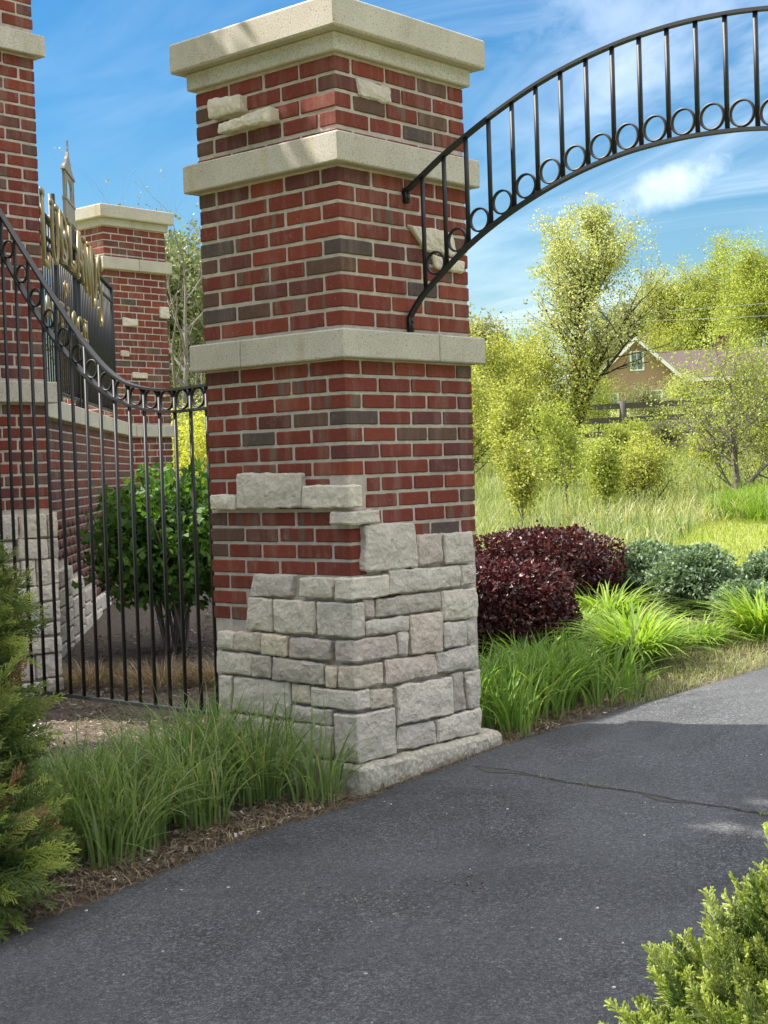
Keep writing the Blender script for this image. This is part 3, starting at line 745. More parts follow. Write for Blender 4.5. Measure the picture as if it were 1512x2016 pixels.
for q, c in (([(.20, 2.06), (.40, 2.05), (.40, 1.985), (.20, 1.97)], 'g'), ([(.30, 1.50), (.50, 1.50), (.50, 1.44), (.30, 1.44)], 'b'),
             ([(.70, 2.20), (.83, 2.20), (.83, 2.08), (.70, 2.08)], 'g'), ([(.62, 1.28), (.74, 1.28), (.74, 1.25), (.62, 1.25)], 'd'),
             ([(.16, 1.72), (.27, 1.72), (.27, 1.66), (.16, 1.66)], 'd')):
    face_stone(fp, FX, FY, 'R', q, c, .02, 70, .05, .006)
rubble(fp, FX, FY, 'R', 0, P813, -.06, -.6, 61, big=.03)
reroot(fp)

# low sign wall at 45 degrees between the two pillars; built along local +X, front looks to local -Y
WL = 6.25
wall = empty('sign_wall', (.84, 3.35, gz(.84)), 'low brick wall with limestone coping and limestone foot, carrying the gold lettered sign', 'wall')
wall.rotation_euler = (0, 0, math.pi / 4)
wz = wall.location.z
def wobj(name, me, loc=(0, 0, 0)):
    o = obj(name, me, wall); o.location = (loc[0], loc[1], loc[2] - wz); return o
TH = .36
wobj('mortar', rough_box('mortar', WL, TH - .007, 1.70, .12, .004, .002, 30, 8, MORTAR), (0, .0035, -.88))
for i in range(5):
    a = i * WL / 5 + .002; b = (i + 1) * WL / 5 - .002
    wobj('coping_stone', rough_box('coping_stone', b - a, TH + .09, .125, .12, .006, .0012, 12, 80 + i, CAST), (a, -.045, .82))
def wall_stone_top(u): return .06 - .115 * round(u / .62) if u < 4.2 else -.72
rr_ = np.random.default_rng(5); nb = 0; far = Bag(); placed = 0
wrows = [.812 - .0672 * k - H1 for k in range(22)]
for r, z in enumerate(wrows):
    x = -FULL / 2 if r % 2 else 0.0
    while x < WL - .02:
        x0, x1 = max(0, x), min(WL, x + FULL); x += FULL + JO
        if x1 - x0 < .05 or z < wall_stone_top(x0) - .01 or z < gz(.84 + x0 * .707) - .02: continue
        if placed < 290:
            k_ = ['plum', 'plum', 'red', 'brown', 'red', 'plum'][rr_.integers(6)]
            me = brick_mesh(x1 - x0, H1, k_, False, int(rr_.integers(3))); wobj('brick', me, (x0, -.0035, z)); placed += 1
        else: far.add(*box_vf(x0, x1, -.0035, .05, z - wz, z + H1 - wz))
if far.v: tag(obj('brick_rows', far.mesh('brick_rows', BR['plum']), wall), kind='stuff')
class Shift:        # lets the stone helpers write into the wall's local frame
    pass
rr_ = np.random.default_rng(9); u = 0.0; cols = 'ggbdpdgc'
while u < 4.3:
    w_ = .31; zt = wall_stone_top(u + .15); z = zt
    while z > gz(.84 + u * .707) - .05:
        h = rr_.uniform(.09, .15); s_ = rr_.uniform(-.03, .03)
        me = rough_box('stone', w_ - .01 + s_ * .3, .07, h - .01, .05, .010, .008, 16, int(u * 31 + z * 77), ST[cols[rr_.integers(8)]])
        wobj('stone', me, (u + s_ * .3 if u > .05 else u, -.03 - .01 * rr_.random(), z - h + .005)); z -= h
    u += w_

# ---------------------------------------------------------------- iron work
def bar(bag, x0, x1, y0, y1, z0, z1): bag.add(*box_vf(x0, x1, y0, y1, z0, z1))
def sweep(pts, hw, hh):      # rectangular rail swept along points in a plane x = const; hw half width along X, hh half thickness
    V = []; n = len(pts)
    for i in range(n):
        a = Vector(pts[max(i - 1, 0)]); b = Vector(pts[min(i + 1, n - 1)]); t = (b - a).normalized(); nn = Vector((-t[1], t[0]))
        if nn[1] < 0: nn = -nn
        y, z = pts[i]
        for sx, sn in ((-1, -1), (1, -1), (1, 1), (-1, 1)): V.append((sx * hw, y + nn[0] * sn * hh, z + nn[1] * sn * hh))
    F = [(i * 4 + k, i * 4 + (k + 1) % 4, (i + 1) * 4 + (k + 1) % 4, (i + 1) * 4 + k) for i in range(n - 1) for k in range(4)]
    F += [(3, 2, 1, 0), ((n - 1) * 4, (n - 1) * 4 + 1, (n - 1) * 4 + 2, (n - 1) * 4 + 3)]
    me = bpy.data.meshes.new('rail'); me.from_pydata([tuple(v) for v in V], [], F)
    bm = bmesh.new(); bm.from_mesh(me); bmesh.ops.recalc_face_normals(bm, faces=bm.faces)
    bm.to_mesh(me); bm.free(); me.materials.append(IRON); return me
def ring_mesh(R, w_, d_, n=40):      # ring in the YZ plane
    V = []; F = []
    for i in range(n):
        a = 2 * math.pi * i / n; c, s = math.cos(a), math.sin(a)
        for r_, x in ((R - w_, -d_), (R - w_, d_), (R, d_), (R, -d_)): V.append((x, r_ * c, r_ * s))
    for i in range(n):
        for k in range(4):
            j = (i + 1) % n; F.append((i * 4 + k, i * 4 + (k + 1) % 4, j * 4 + (k + 1) % 4, j * 4 + k))
    me = fast_mesh('ring', V, F, IRON); bm = bmesh.new(); bm.from_mesh(me); bmesh.ops.recalc_face_normals(bm, faces=bm.faces); bm.to_mesh(me); bm.free(); return me
PX = .40
def smooth_curve(P, m=6):
    P = sorted(P); ys_ = [p[0] for p in P]; zs_ = [p[1] for p in P]; out = []
    for i in range(len(P) - 1):
        p0 = zs_[max(i - 1, 0)]; p1 = zs_[i]; p2 = zs_[i + 1]; p3 = zs_[min(i + 2, len(P) - 1)]
        h = ys_[i + 1] - ys_[i]
        m1 = (p2 - p0) / (ys_[i + 1] - ys_[max(i - 1, 0)]) * h; m2 = (p3 - p1) / (ys_[min(i + 2, len(P) - 1)] - ys_[i]) * h
        for k in range(m):
            t_ = k / m; out.append((ys_[i] + h * t_, (2*t_**3-3*t_**2+1)*p1 + (t_**3-2*t_**2+t_)*m1 + (-2*t_**3+3*t_**2)*p2 + (t_**3-t_**2)*m2))
    out.append((ys_[-1], zs_[-1])); return out
def zat(curve, y): return float(np.interp(y, [c[0] for c in curve], [c[1] for c in curve]))
# swooping fence between the two pillars
FT = smooth_curve([(P813, .843), (1.25, .843), (1.53, .838), (1.72, .860), (1.875, .905), (2.03, 1.00), (2.225, 1.175), (2.42, 1.385), (2.60, 1.585), (2.85, 1.872), (3.10, 2.16)])
FB = smooth_curve([(P813, .735), (1.25, .735), (1.53, .732), (1.72, .756), (1.875, .798), (2.03, .866), (2.225, .998), (2.42, 1.165), (2.60, 1.350), (2.85, 1.660), (3.10, 1.98)])
fence = empty('iron_fence', (PX, 1.9, -.75), 'black iron picket fence with a swooping ringed top rail', 'fence')
def fobj(name, me, root, loc=(0, 0, 0)):
    o = obj(name, me, root); o.location = Vector(loc) - Vector(root.location); return o
fobj('top_rail', sweep(FT, .017, .006), fence, (PX, 0, 0)); fobj('lower_rail', sweep(FB, .017, .006), fence, (PX, 0, 0))
fobj('bottom_rail', sweep([(P813 - .01, -.712), (3.1, -.712)], .017, .0085), fence, (PX, 0, 0))
BAR = {}
def picket(root, y, z0, z1, hw=.0066):
    h = round(z1 - z0, 3)
    if (h, hw) not in BAR:
        b = Bag(); b.add(*box_vf(-hw, hw, -hw, hw, 0, h)); BAR[(h, hw)] = b.mesh('picket', IRON)
    fobj('picket', BAR[(h, hw)], root, (PX, y, z0))
RING = ring_mesh(.0485, .0070, .0068)
y = 1.142 - 2 * .1135; ypos = []
while y < 3.08: ypos.append(y); y += .1135
for y in ypos: picket(fence, y, -.705, zat(FT, y) - .007)
for a, b in zip(ypos[:-1], ypos[1:]):
    m_ = (a + b) / 2; sl = (zat(FB, b) - zat(FB, a)) / (b - a)
    fobj('ring', RING, fence, (PX, m_, zat(FB, m_) + .0065 + .0475 * math.sqrt(1 + sl * sl) * 1.0 + .002))
# arch over the path
arch = empty('iron_arch', (PX, -1.31, 1.0), 'black iron arch with rings and upright bars springing from the brick pillar over the path', 'arch')
at = [(.004, 1.555), (-.091, 1.61), (-.207, 1.676), (-.323, 1.732), (-.437, 1.783), (-.555, 1.830), (-.674, 1.871), (-.791, 1.903), (-.905, 1.928), (-1.021, 1.947), (-1.137, 1.959), (-1.31, 1.966)]
ab = [(.004, 1.030), (-.071, 1.118), (-.188, 1.208), (-.305, 1.288), (-.421, 1.352), (-.539, 1.406), (-.659, 1.452), (-.777, 1.490), (-.891, 1.519), (-1.007, 1.541), (-1.124, 1.555), (-1.31, 1.563)]
mir = lambda P: P + [(-2.62 - a, b) for a, b in P[:-1]]
AT = smooth_curve(mir(at)); AB = smooth_curve(mir(ab))
fobj('top_rail', sweep(AT, .0145, .006), arch, (PX, 0, 0)); fobj('lower_rail', sweep(AB, .0145, .006), arch, (PX, 0, 0))
ay = [-.099 - .1146 * k for k in range(22)]
for y in ay: picket(arch, y, zat(AB, y) + .003, zat(AT, y) - .003)
for a, b in zip(ay[:-1], ay[1:]):
    m_ = (a + b) / 2; sl = (zat(AB, b) - zat(AB, a)) / (b - a)
    fobj('ring', RING, arch, (PX, m_, zat(AB, m_) + .0065 + .0475 * math.sqrt(1 + sl * sl) + .002))
for z in (1.515, .985):       # bolted end tabs against the brick
    b = Bag(); b.add(*box_vf(-.013, .013, -.020, -.0045, 0, .062)); b.add(*box_vf(-.006, .006, -.026, -.020, .012, .024)); b.add(*box_vf(-.006, .006, -.026, -.020, .038, .050))
    fobj('end_tab', b.mesh('end_tab', IRON), arch, (PX, 0, z))
# fence panel on the sign wall, in the wall frame
sf = empty('sign_fence', (.84, 3.35, .95), 'black iron panel of close bars standing on the low sign wall', 'fence'); sf.rotation_euler = (0, 0, math.pi / 4)
YS = .082
def sobj(name, me, root, loc=(0, 0, 0)):
    o = obj(name, me, root); o.location = (loc[0], loc[1], loc[2] - root.location.z); return o
def sbox(name, x0, x1, y0, y1, z0, z1, root, mat=IRON):
    b = Bag(); b.add(*box_vf(0, x1 - x0, 0, y1 - y0, 0, z1 - z0)); return sobj(name, b.mesh(name, mat), root, (x0, y0, z0))
sbox('bottom_rail', .5, 5.62, YS - .014, YS + .014, 1.03, 1.055, sf)
sbox('top_rail', .5, 5.62, YS - .017, YS + .017, 2.235, 2.255, sf); sbox('lower_rail', .5, 5.62, YS - .017, YS + .017, 2.10, 2.12, sf)
sbox('sign_rail', .7, 4.45, YS - .03, YS - .012, 2.00, 2.04, sf); sbox('sign_rail', .7, 4.45, YS - .03, YS - .012, 2.215, 2.255, sf)
pb = Bag(); pb.add(*box_vf(-.0062, .0062, -.0062, .0062, 0, 1.20)); PBM = pb.mesh('picket', IRON)
x = .56
while x < 5.62: sobj('picket', PBM, sf, (x, YS, 1.05)); x += .105
for x in (1.16, 3.24, 5.60, 2.05, 3.05):
    sbox('post', x - .022, x + .022, YS - .022, YS + .022, .945, {1.16: 2.33, 3.24: 2.33, 5.60: 2.26}.get(x, 2.48), sf)
bm = bmesh.new(); bmesh.ops.create_uvsphere(bm, u_segments=20, v_segments=12, radius=.047); fm = bpy.data.meshes.new('ball_finial'); bm.to_mesh(fm); bm.free(); fm.materials.append(IRON)
for f_ in fm.polygons: f_.use_smooth = True
for x in (1.16, 3.24): sobj('ball_finial', fm, sf, (x, YS, 2.37))
# gold letters: strokes with flared ends
GL = dict(
 C=[[(.86,.80),(.70,.94),(.48,1.0),(.24,.92),(.08,.70),(.06,.50),(.08,.28),(.24,.08),(.48,0),(.72,.06),(.88,.22)]],
 L=[[(.18,1.0),(.18,0)], [(.10,.03),(.80,.03),(.86,.20)], [(.02,.98),(.36,.98)]],
 U=[[(.14,1.0),(.14,.34),(.24,.08),(.48,0),(.72,.08),(.84,.34),(.84,1.0)], [(.0,.98),(.28,.98)], [(.70,.98),(.98,.98)]],
 B=[[(.16,1.0),(.16,0)], [(.04,.97),(.50,.97),(.74,.86),(.74,.66),(.54,.54),(.18,.53)], [(.50,.53),(.78,.42),(.84,.26),(.70,.06),(.46,.03),(.04,.03)]],
 A=[[(.04,0),(.46,1.0)], [(.44,1.0),(.90,0)], [(.22,.34),(.72,.34)], [(.0,.02),(.16,.02)], [(.80,.02),(.98,.02)]],
 N=[[(.14,0),(.14,1.0)], [(.10,1.0),(.84,0)], [(.84,0),(.84,1.0)], [(.70,.98),(.96,.98)], [(.0,.98),(.2,.98)], [(.02,.02),(.28,.02)]],
 D=[[(.14,1.0),(.14,0)], [(.04,.97),(.46,.97),(.78,.80),(.88,.50),(.78,.20),(.46,.03),(.04,.03)]],
 S=[[(.82,.78),(.66,.96),(.42,.98),(.18,.86),(.16,.66),(.40,.53),(.68,.44),(.84,.26),(.72,.06),(.44,.01),(.20,.06),(.08,.24)]],
 O=[[(.48,1.0),(.22,.92),(.07,.68),(.06,.5),(.07,.30),(.22,.08),(.48,0),(.74,.08),(.89,.30),(.90,.5),(.89,.68),(.74,.92),(.48,1.0)]],
 F=[[(.18,1.0),(.18,0)], [(.08,.97),(.80,.97)], [(.18,.54),(.64,.54)]],
 T=[[(.48,1.0),(.48,0)], [(.06,.97),(.90,.97)], [(.32,.02),(.64,.02)]],
 I=[[(.48,1.0),(.48,0)], [(.30,.98),(.66,.98)], [(.30,.02),(.66,.02)]],
 H=[[(.14,1.0),(.14,0)], [(.84,1.0),(.84,0)], [(.14,.52),(.84,.52)], [(.0,.98),(.28,.98)], [(.70,.98),(.98,.98)], [(.0,.02),(.28,.02)], [(.70,.02),(.98,.02)]])
def letter_mesh(ch, Wd, z0, z1, stroke, depth):
    bag = Bag(); Hh = z1 - z0
    for si, st in enumerate(GL[ch]):
        P = np.array([(a * Wd, b * Hh) for a, b in st])
        if len(P) > 3:          # smooth the curves
            Q = [P[0]]
            for i in range(len(P) - 1): Q += [P[i] * .75 + P[i + 1] * .25, P[i] * .25 + P[i + 1] * .75]
            Q.append(P[-1]); P = np.array(Q)
        n = len(P); L_, R_ = [], []
        for i in range(n):
            t_ = P[min(i + 1, n - 1)] - P[max(i - 1, 0)]; t_ = t_ / (np.linalg.norm(t_) + 1e-9); nn = np.array([-t_[1], t_[0]])
            e = abs(2 * i / (n - 1) - 1) if n > 1 else 0
            vert = abs(t_[1])
            hw = stroke * (.42 + .38 * vert) * (1 + .55 * e ** 6)
            L_.append(P[i] + nn * hw); R_.append(P[i] - nn * hw)
        d0 = -.0006 * si; V = []
        for i in range(n):
            for q, yy in ((L_[i], d0), (R_[i], d0), (R_[i], depth), (L_[i], depth)): V.append((q[0], yy, q[1]))
        F = [(i * 4 + k, i * 4 + (k + 1) % 4, (i + 1) * 4 + (k + 1) % 4, (i + 1) * 4 + k) for i in range(n - 1) for k in range(4)] + [(3, 2, 1, 0), ((n - 1) * 4, (n - 1) * 4 + 1, (n - 1) * 4 + 2, (n - 1) * 4 + 3)]
        bag.add(V, F)
    me = bag.mesh('letter', GOLD); bm = bmesh.new(); bm.from_mesh(me); bmesh.ops.recalc_face_normals(bm, faces=bm.faces); bm.to_mesh(me); bm.free(); return me
sign = empty('gold_sign', (.84, 3.35, 2.0), 'gold letters CLUBLANDS of ANTIOCH on the iron panel above the low wall', 'sign'); sign.rotation_euler = (0, 0, math.pi / 4)
bots = [1.76, 1.85, 1.93, 1.985, 2.0, 1.985, 1.93, 1.85, 1.74]
for i, (ch, zb_) in enumerate(zip('CLUBLANDS', bots)):
    zt_ = 2.34 if ch not in 'CS' else 2.36
    sobj('letter', letter_mesh(ch, .34, zb_, zt_, .034, .016), sign, (.69 + .42 * i, YS - .075, zb_))
for i, ch in enumerate('ANTIOCH'):
    dz_ = .06 - .013 * (i - 3.0) ** 2
    sobj('letter', letter_mesh(ch, .20, 1.50, 1.66, .020, .012), sign, (1.32 + .315 * i, YS - .05, 1.53))
for i, ch in enumerate('OF'): sobj('letter', letter_mesh(ch, .10, 0, .11, .014, .010), sign, (2.20 + .15 * i, YS - .05, 1.76))
# cupola emblem
cup = empty('cupola_emblem', (.84, 3.35, 2.36), 'buff metal cupola emblem with arched opening and spire above the sign', 'emblem'); cup.rotation_euler = (0, 0, math.pi / 4)
CY = YS - .055
def plate(name, outline, d, y0=CY, mat=BUFF):
    n = len(outline); V = [(a, y0, b) for a, b in outline] + [(a, y0 + d, b) for a, b in outline]
    F = [list(range(n))[::-1], list(range(n, 2 * n))] + [[i, (i + 1) % n, n + (i + 1) % n, n + i] for i in range(n)]
    me = bpy.data.meshes.new(name); me.from_pydata([(v[0], v[1], v[2] - 2.4) for v in V], [], F); bm = bmesh.new(); bm.from_mesh(me); bmesh.ops.recalc_face_normals(bm, faces=bm.faces); bm.to_mesh(me); bm.free(); me.materials.append(mat)
    return obj(name, me, cup)
cxc = 2.62
plate('base_panel', [(cxc - .25, 2.42), (cxc + .25, 2.42), (cxc + .25, 2.555), (cxc - .25, 2.555)], .022)
plate('base_molding', [(cxc - .27, 2.400), (cxc + .27, 2.400), (cxc + .27, 2.428), (cxc - .27, 2.428)], .034, CY - .008)
plate('sill_molding', [(cxc - .26, 2.548), (cxc + .26, 2.548), (cxc + .26, 2.566), (cxc - .26, 2.566)], .030, CY - .006)
for a in (-.235, -.16, .125, .215): plate('column', [(cxc + a, 2.56), (cxc + a + .030, 2.56), (cxc + a + .030, 2.76), (cxc + a, 2.76)], .02)
arc = [(cxc + .13 * math.cos(t), 2.66 + .07 * math.sin(t)) for t in lin(math.pi, 0, 12)]
plate('arch_panel', [(cxc - .21, 2.66)] + arc + [(cxc + .21, 2.66), (cxc + .22, 2.775), (cxc - .22, 2.775)], .016, CY + .002)
plate('cornice', [(cxc - .28, 2.765), (cxc + .28, 2.765), (cxc + .27, 2.785), (cxc - .27, 2.785)], .034, CY - .008)
plate('roof', [(cxc - .25, 2.785), (cxc + .25, 2.785), (cxc + .19, 2.82), (cxc + .13, 2.835), (cxc + .11, 2.87), (cxc + .05, 2.90), (cxc + .02, 2.94), (cxc - .02, 2.94), (cxc - .05, 2.90), (cxc - .11, 2.87), (cxc - .13, 2.835), (cxc - .19, 2.82)], .02)
plate('spire', [(cxc - .018, 2.94), (cxc + .018, 2.94), (cxc + .012, 2.965), (cxc + .003, 2.985), (cxc, 3.03), (cxc - .003, 2.985), (cxc - .012, 2.965)], .012)

# ---------------------------------------------------------------- planting
def rvec(rr, s=1.0): return Vector((rr.normal(0, s), rr.normal(0, s), rr.normal(0, s)))
def grow(rr, bag, tips, p, d, L, r, lvl, maxl, spread=.5, up=.25, nch=4, wob=.12, ratio=.62, from_=.25, taper=.45, leafl=1, sides=5, top=.38):
    n = 5; pts = [p]; q = p.copy(); dd = d.normalized(); rad = [r]
    for i in range(n):
        dd = (dd + rvec(rr, wob) + Vector((0, 0, up * .18))).normalized(); q = q + dd * (L / n); pts.append(q.copy()); rad.append(r * (1 - (1 - taper) * (i + 1) / n))
    tube(bag, pts, rad, sides if lvl < 2 else 3, rr.random())
    if lvl >= leafl:
        for i in range(1, n + 1): tips.append((pts[i], lvl, (pts[i] - pts[i - 1]).normalized()))
    if lvl >= maxl: return
    for k in range(nch if lvl else int(nch * 2.2)):
        t_ = from_ + (1 - from_) * (k + rr.random()) / (nch if lvl else nch * 2.2); t_ = min(t_, .999)
        i = min(int(t_ * n), n - 1); base = pts[i].lerp(pts[i + 1], t_ * n - i)
        ax = (pts[i + 1] - pts[i]).normalized(); side = rvec(rr).cross(ax).normalized()
        nd = (ax * (1 - spread) + side * spread * 1.25 + Vector((0, 0, up * .6))).normalized()
        grow(rr, bag, tips, base, nd, L * ratio * rr.uniform(.75, 1.2) * (1 - top * t_ if lvl == 0 else 1), rad[i] * .58, lvl + 1, maxl, spread, up, nch, wob * 1.15, ratio, .2, taper, leafl)
def tree(name, x, y, H, label, cat, mat, n_leaf, size, seed, group=None, bark=None, trunk=.12, spread=.55, up=.35, nch=4, maxl=3, ratio=.55, scat=.16, clear=.15, aspect=.62, lean=(0, 0), bias=0.0, leafl=1, z0=None, wob=.10, top=.38, clump=5):
    rr = np.random.default_rng(seed)
    zb = gz(x) + relief(x, y) - .05 if z0 is None else z0
    root = empty(name, (x, y, zb), label, cat, group)
    bag = Bag(); tips = []
    grow(rr, bag, tips, Vector((0, 0, 0)), Vector((lean[0], lean[1], 1)), H * .80, trunk, 0, maxl, spread, up, nch, wob, ratio, clear, .25, leafl, 7, top)
    obj('trunk', bag.mesh('trunk', bark or BARK, True), root)
    T_ = np.array([t[0] for t in tips]); k = len(T_)
    per = np.maximum(1, int(n_leaf / max(k, 1)))
    # leaves sit in small clumps along the twigs
    cl = T_[rr.integers(k, size=max(1, n_leaf // clump))] + rr.normal(0, scat, (max(1, n_leaf // clump), 3))
    tone = rr.normal(0, .16, len(cl))
    C = np.repeat(cl, clump, 0) + rr.normal(0, size * 1.1, (len(cl) * clump, 3))
    a = np.clip(.45 + bias + np.repeat(tone, clump) + rr.normal(0, .16, len(C)), 0, 1)
    lb = Bag(); leafset(lb, C, size * rr.uniform(.6, 1.3, len(C)), a, aspect=aspect, rr=rr)
    obj('crown', lb.mesh('crown', mat), root)
    return root

def shrub_shell(root, name, cx, cy, cz, rx, ry, rz, n, size, mat, seed, lump=.12, depth=.22, lo=-.9, inner=None, aspect=.6, bias=0, power=2.3, out=1.0):
    rr = np.random.default_rng(seed)
    d = rr.normal(size=(n * 2, 3)); d /= np.linalg.norm(d, axis=1)[:, None]; d = d[d[:, 2] > lo][:n]; n = len(d)
    rad = (np.abs(d) ** power).sum(1) ** (-1 / power)
    lum = np.array([mn.noise(Vector(v) * 2.6 + Vector((seed, 0, 0))) for v in d]) * lump + np.array([mn.noise(Vector(v) * 7 + Vector((seed, 3, 0))) for v in d]) * lump * .6
    rad = rad * (1 + lum) * (1 - depth * rr.random(n) ** 1.6) * (1 + .14 * rr.random(n) * (rr.random(n) < .05))
    C = d * rad[:, None] * np.array([rx, ry, rz]) + np.array([cx, cy, cz])
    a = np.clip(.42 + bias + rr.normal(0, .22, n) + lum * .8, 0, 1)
    b = Bag(); leafset(b, C, size * rr.uniform(.6, 1.3, n), a, aspect=aspect, out=d * out, rr=rr)
    obj(name, b.mesh(name, mat), root)
def twigs(root, cx, cy, h, rx, ry, n, r, seed, mat=None, zb=0, name='twigs', spread=1.0, z1=1.0):
    rr = np.random.default_rng(seed); b = Bag()
    for i in range(n):
        an = rr.uniform(0, 2 * math.pi); q = rr.random() ** .5
        e = Vector((cx + rx * q * math.cos(an), cy + ry * q * math.sin(an), zb + h * rr.uniform(.6, 1) * z1)); s = Vector((cx + rr.normal(0, .05), cy + rr.normal(0, .05), zb - .05))
        m1 = s.lerp(e, .35) + rvec(rr, .03) + Vector((0, 0, .04)); m2 = s.lerp(e, .7) + rvec(rr, .035)
        tube(b, [s, m1, m2, e], [r, r * .8, r * .55, r * .3], 4, rr.random())
        for k in range(2):
            tube(b, [m2, m2 + Vector((rr.normal(0, .08), rr.normal(0, .08), rr.uniform(.02, .15)))], [r * .5, r * .2], 3, .5)
    obj(name, b.mesh(name, mat or BARK, True), root)
# --- clipped barberry hedgelets
for i, (x, y, rx, ry, h, lab) in enumerate([(2.42, 1.10, .46, .42, .57, 'clipped dark red barberry shrub close behind the brick pillar'),
                                            (4.02, 1.90, .62, .46, .58, 'wide rounded dark red barberry shrub next to the grey-green shrubs')]):
    zb = gz(x); r_ = empty('barberry_shrub', (x, y, zb), lab, 'shrub', 'red barberry shrubs')
    shrub_shell(r_, 'foliage', 0, 0, h * .50, rx, ry, h * .50, 15000, .030, LM['barb'], 21 + i, .15, .34, -.95, power=2.6)
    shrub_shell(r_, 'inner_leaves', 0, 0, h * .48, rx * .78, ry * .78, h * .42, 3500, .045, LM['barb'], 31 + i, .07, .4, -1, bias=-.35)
    twigs(r_, 0, 0, h * .7, rx * .7, ry * .7, 60, .006, 5 + i)
# --- grey-green rounded shrubs
for i, (x, y, rx, ry, h, lab) in enumerate([(4.72, 1.50, .26, .26, .38, 'grey-green rounded shrub touching the wide barberry'),
                                            (4.28, .88, .29, .28, .42, 'largest rounded grey-green shrub standing alone in front'),
                                            (5.0, .66, .25, .25, .30, 'low grey-green shrub partly hidden behind the larger round one'),
                                            (4.05, .38, .24, .22, .24, 'small low grey-green shrub by the far daylilies')]):
    zb = gz(x); r_ = empty('grey_green_shrub', (x, y, zb), lab, 'shrub', 'grey-green shrubs beyond the daylilies')
    shrub_shell(r_, 'foliage', 0, 0, h * .50, rx, ry, h * .52, 7500, .034, LM['sage'], 41 + i, .24, .38, -.95, power=2.1, aspect=.5)
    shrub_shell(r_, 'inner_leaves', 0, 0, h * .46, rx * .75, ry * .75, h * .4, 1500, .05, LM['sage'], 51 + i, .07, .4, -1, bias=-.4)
    twigs(r_, 0, 0, h * .7, rx * .6, ry * .6, 30, .004, 15 + i)
# --- green shrub behind the iron fence
vx, vy = 2.10, 3.42; zb = gz(vx)
r_ = empty('green_shrub', (vx, vy, zb), 'leafy bright green shrub on bare crooked stems behind the iron fence', 'shrub')
shrub_shell(r_, 'foliage', -.0, 0, .70, .60, .58, .46, 6600, .066, LM['vib'], 61, .34, .60, -.95, aspect=.60, power=2.3, out=.5, bias=.0)
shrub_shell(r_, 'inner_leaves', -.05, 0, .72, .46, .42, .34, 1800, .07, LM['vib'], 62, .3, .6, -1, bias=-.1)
twigs(r_, -.10, .0, .92, .60, .55, 16, .012, 71, BARKG, name='stems')
# --- daylily clumps
LIL = [(3.10, 1.05, .34, .34, 200, 'daylily clump tucked against the near barberry'), (3.66, 1.16, .40, .36, 260, 'tall daylily clump between the barberries and the path, at the back'),
       (3.02, .62, .40, .34, 230, 'daylily clump just behind the largest one'), (2.52, .26, .46, .40, 420, 'largest bright green daylily clump nearest the path edge'),
       (3.24, .28, .27, .28, 170, 'small daylily clump alone right of the largest clump'), (3.50, .02, .44, .34, 330, 'daylily clump at the far end of the row by the picture edge'),
       (3.85, -.12, .34, .30, 180, 'daylily clump cut by the picture edge'), (2.15, .70, .38, .36, 240, 'shaded daylily clump below the near barberry')]
for i, (x, y, h, rch, n, lab) in enumerate(LIL):
    rr = np.random.default_rng(80 + i); b = Bag()
    rad = .12 * rr.random(n) ** .5; an = rr.uniform(0, 2 * np.pi, n)
    B = np.stack([rad * np.cos(an), rad * np.sin(an), np.zeros(n)], 1)
    blades(b, B, h * .90 * rr.uniform(.55, 1.1, n), rch * 1.25 * rr.uniform(.35, 1.15, n), .019 * rr.uniform(.7, 1.2, n), np.clip(.5 + rr.normal(0, .22, n), 0, 1), 6, .9, rr, an + rr.normal(0, .5, n))
    o = obj('daylily_clump', b.mesh('daylily_clump', LM['lily'])); o.location = (x, y, gz(x) - .01)
    tag(o, lab, 'plant', 'daylily clumps along the path')
def scatter_grass(name, label, mat, n, region, h, lean, W, seed, cat='grass', segs=4, curl=1, mean=.5, dens=None, clumpy=None, dirs=None):
    rr = np.random.default_rng(seed); x0, x1, y0, y1 = region; out = []
    while sum(len(o) for o in out) < n:
        P = np.stack([rr.uniform(x0, x1, n), rr.uniform(y0, y1, n)], 1)
        if dens is not None: P = P[rr.random(len(P)) < np.array([dens(a, b) for a, b in P])]
        if len(P) == 0: break
        out.append(P)
    P = np.concatenate(out)[:n]; n = len(P)
    if clumpy:
        c = P[: max(1, n // clumpy)]; P = c[rr.integers(len(c), size=n)] + rr.normal(0, .035, (n, 2))
    Z = np.array([gz(a) + relief(a, b) for a, b in P]) - .012
    b = Bag(); B = np.column_stack([P, Z])
    blades(b, B, h * rr.uniform(.45, 1.15, n), lean * rr.uniform(.2, 1.2, n), W * rr.uniform(.6, 1.3, n), np.clip(mean + rr.normal(0, .2, n) + .5 * np.array([mn.noise(Vector((p_[0] * .55, p_[1] * .55, seed))) for p_ in P]), 0, 1), segs, curl, rr, dirs if dirs is None else rr.normal(dirs, 1.0, n))
    return tag(obj(name, b.mesh(name, mat)), label, cat, kind='stuff')
def tufts(name, label, mat, spots, per, h, lean, W, seed, segs=6, mean=.5, rad=.07, curl=1.1):
    rr = np.random.default_rng(seed); b = Bag()
    for (x, y, k) in spots:
        n = int(per * k); an = rr.uniform(0, 2 * np.pi, n); q = rad * rr.random(n) ** .5 * (.6 + .6 * k)
        B = np.stack([x + q * np.cos(an), y + q * np.sin(an), np.full(n, gz(x) - .01)], 1)
        blades(b, B, h * (.55 + .45 * k) * rr.uniform(.55, 1.1, n), lean * rr.uniform(.2, 1.2, n), W * rr.uniform(.6, 1.3, n), np.clip(mean + rr.normal(0, .2, n), 0, 1), segs, curl, rr, an + rr.normal(0, .7, n))
    return tag(obj(name, b.mesh(name, mat)), label, 'grass', kind='stuff')
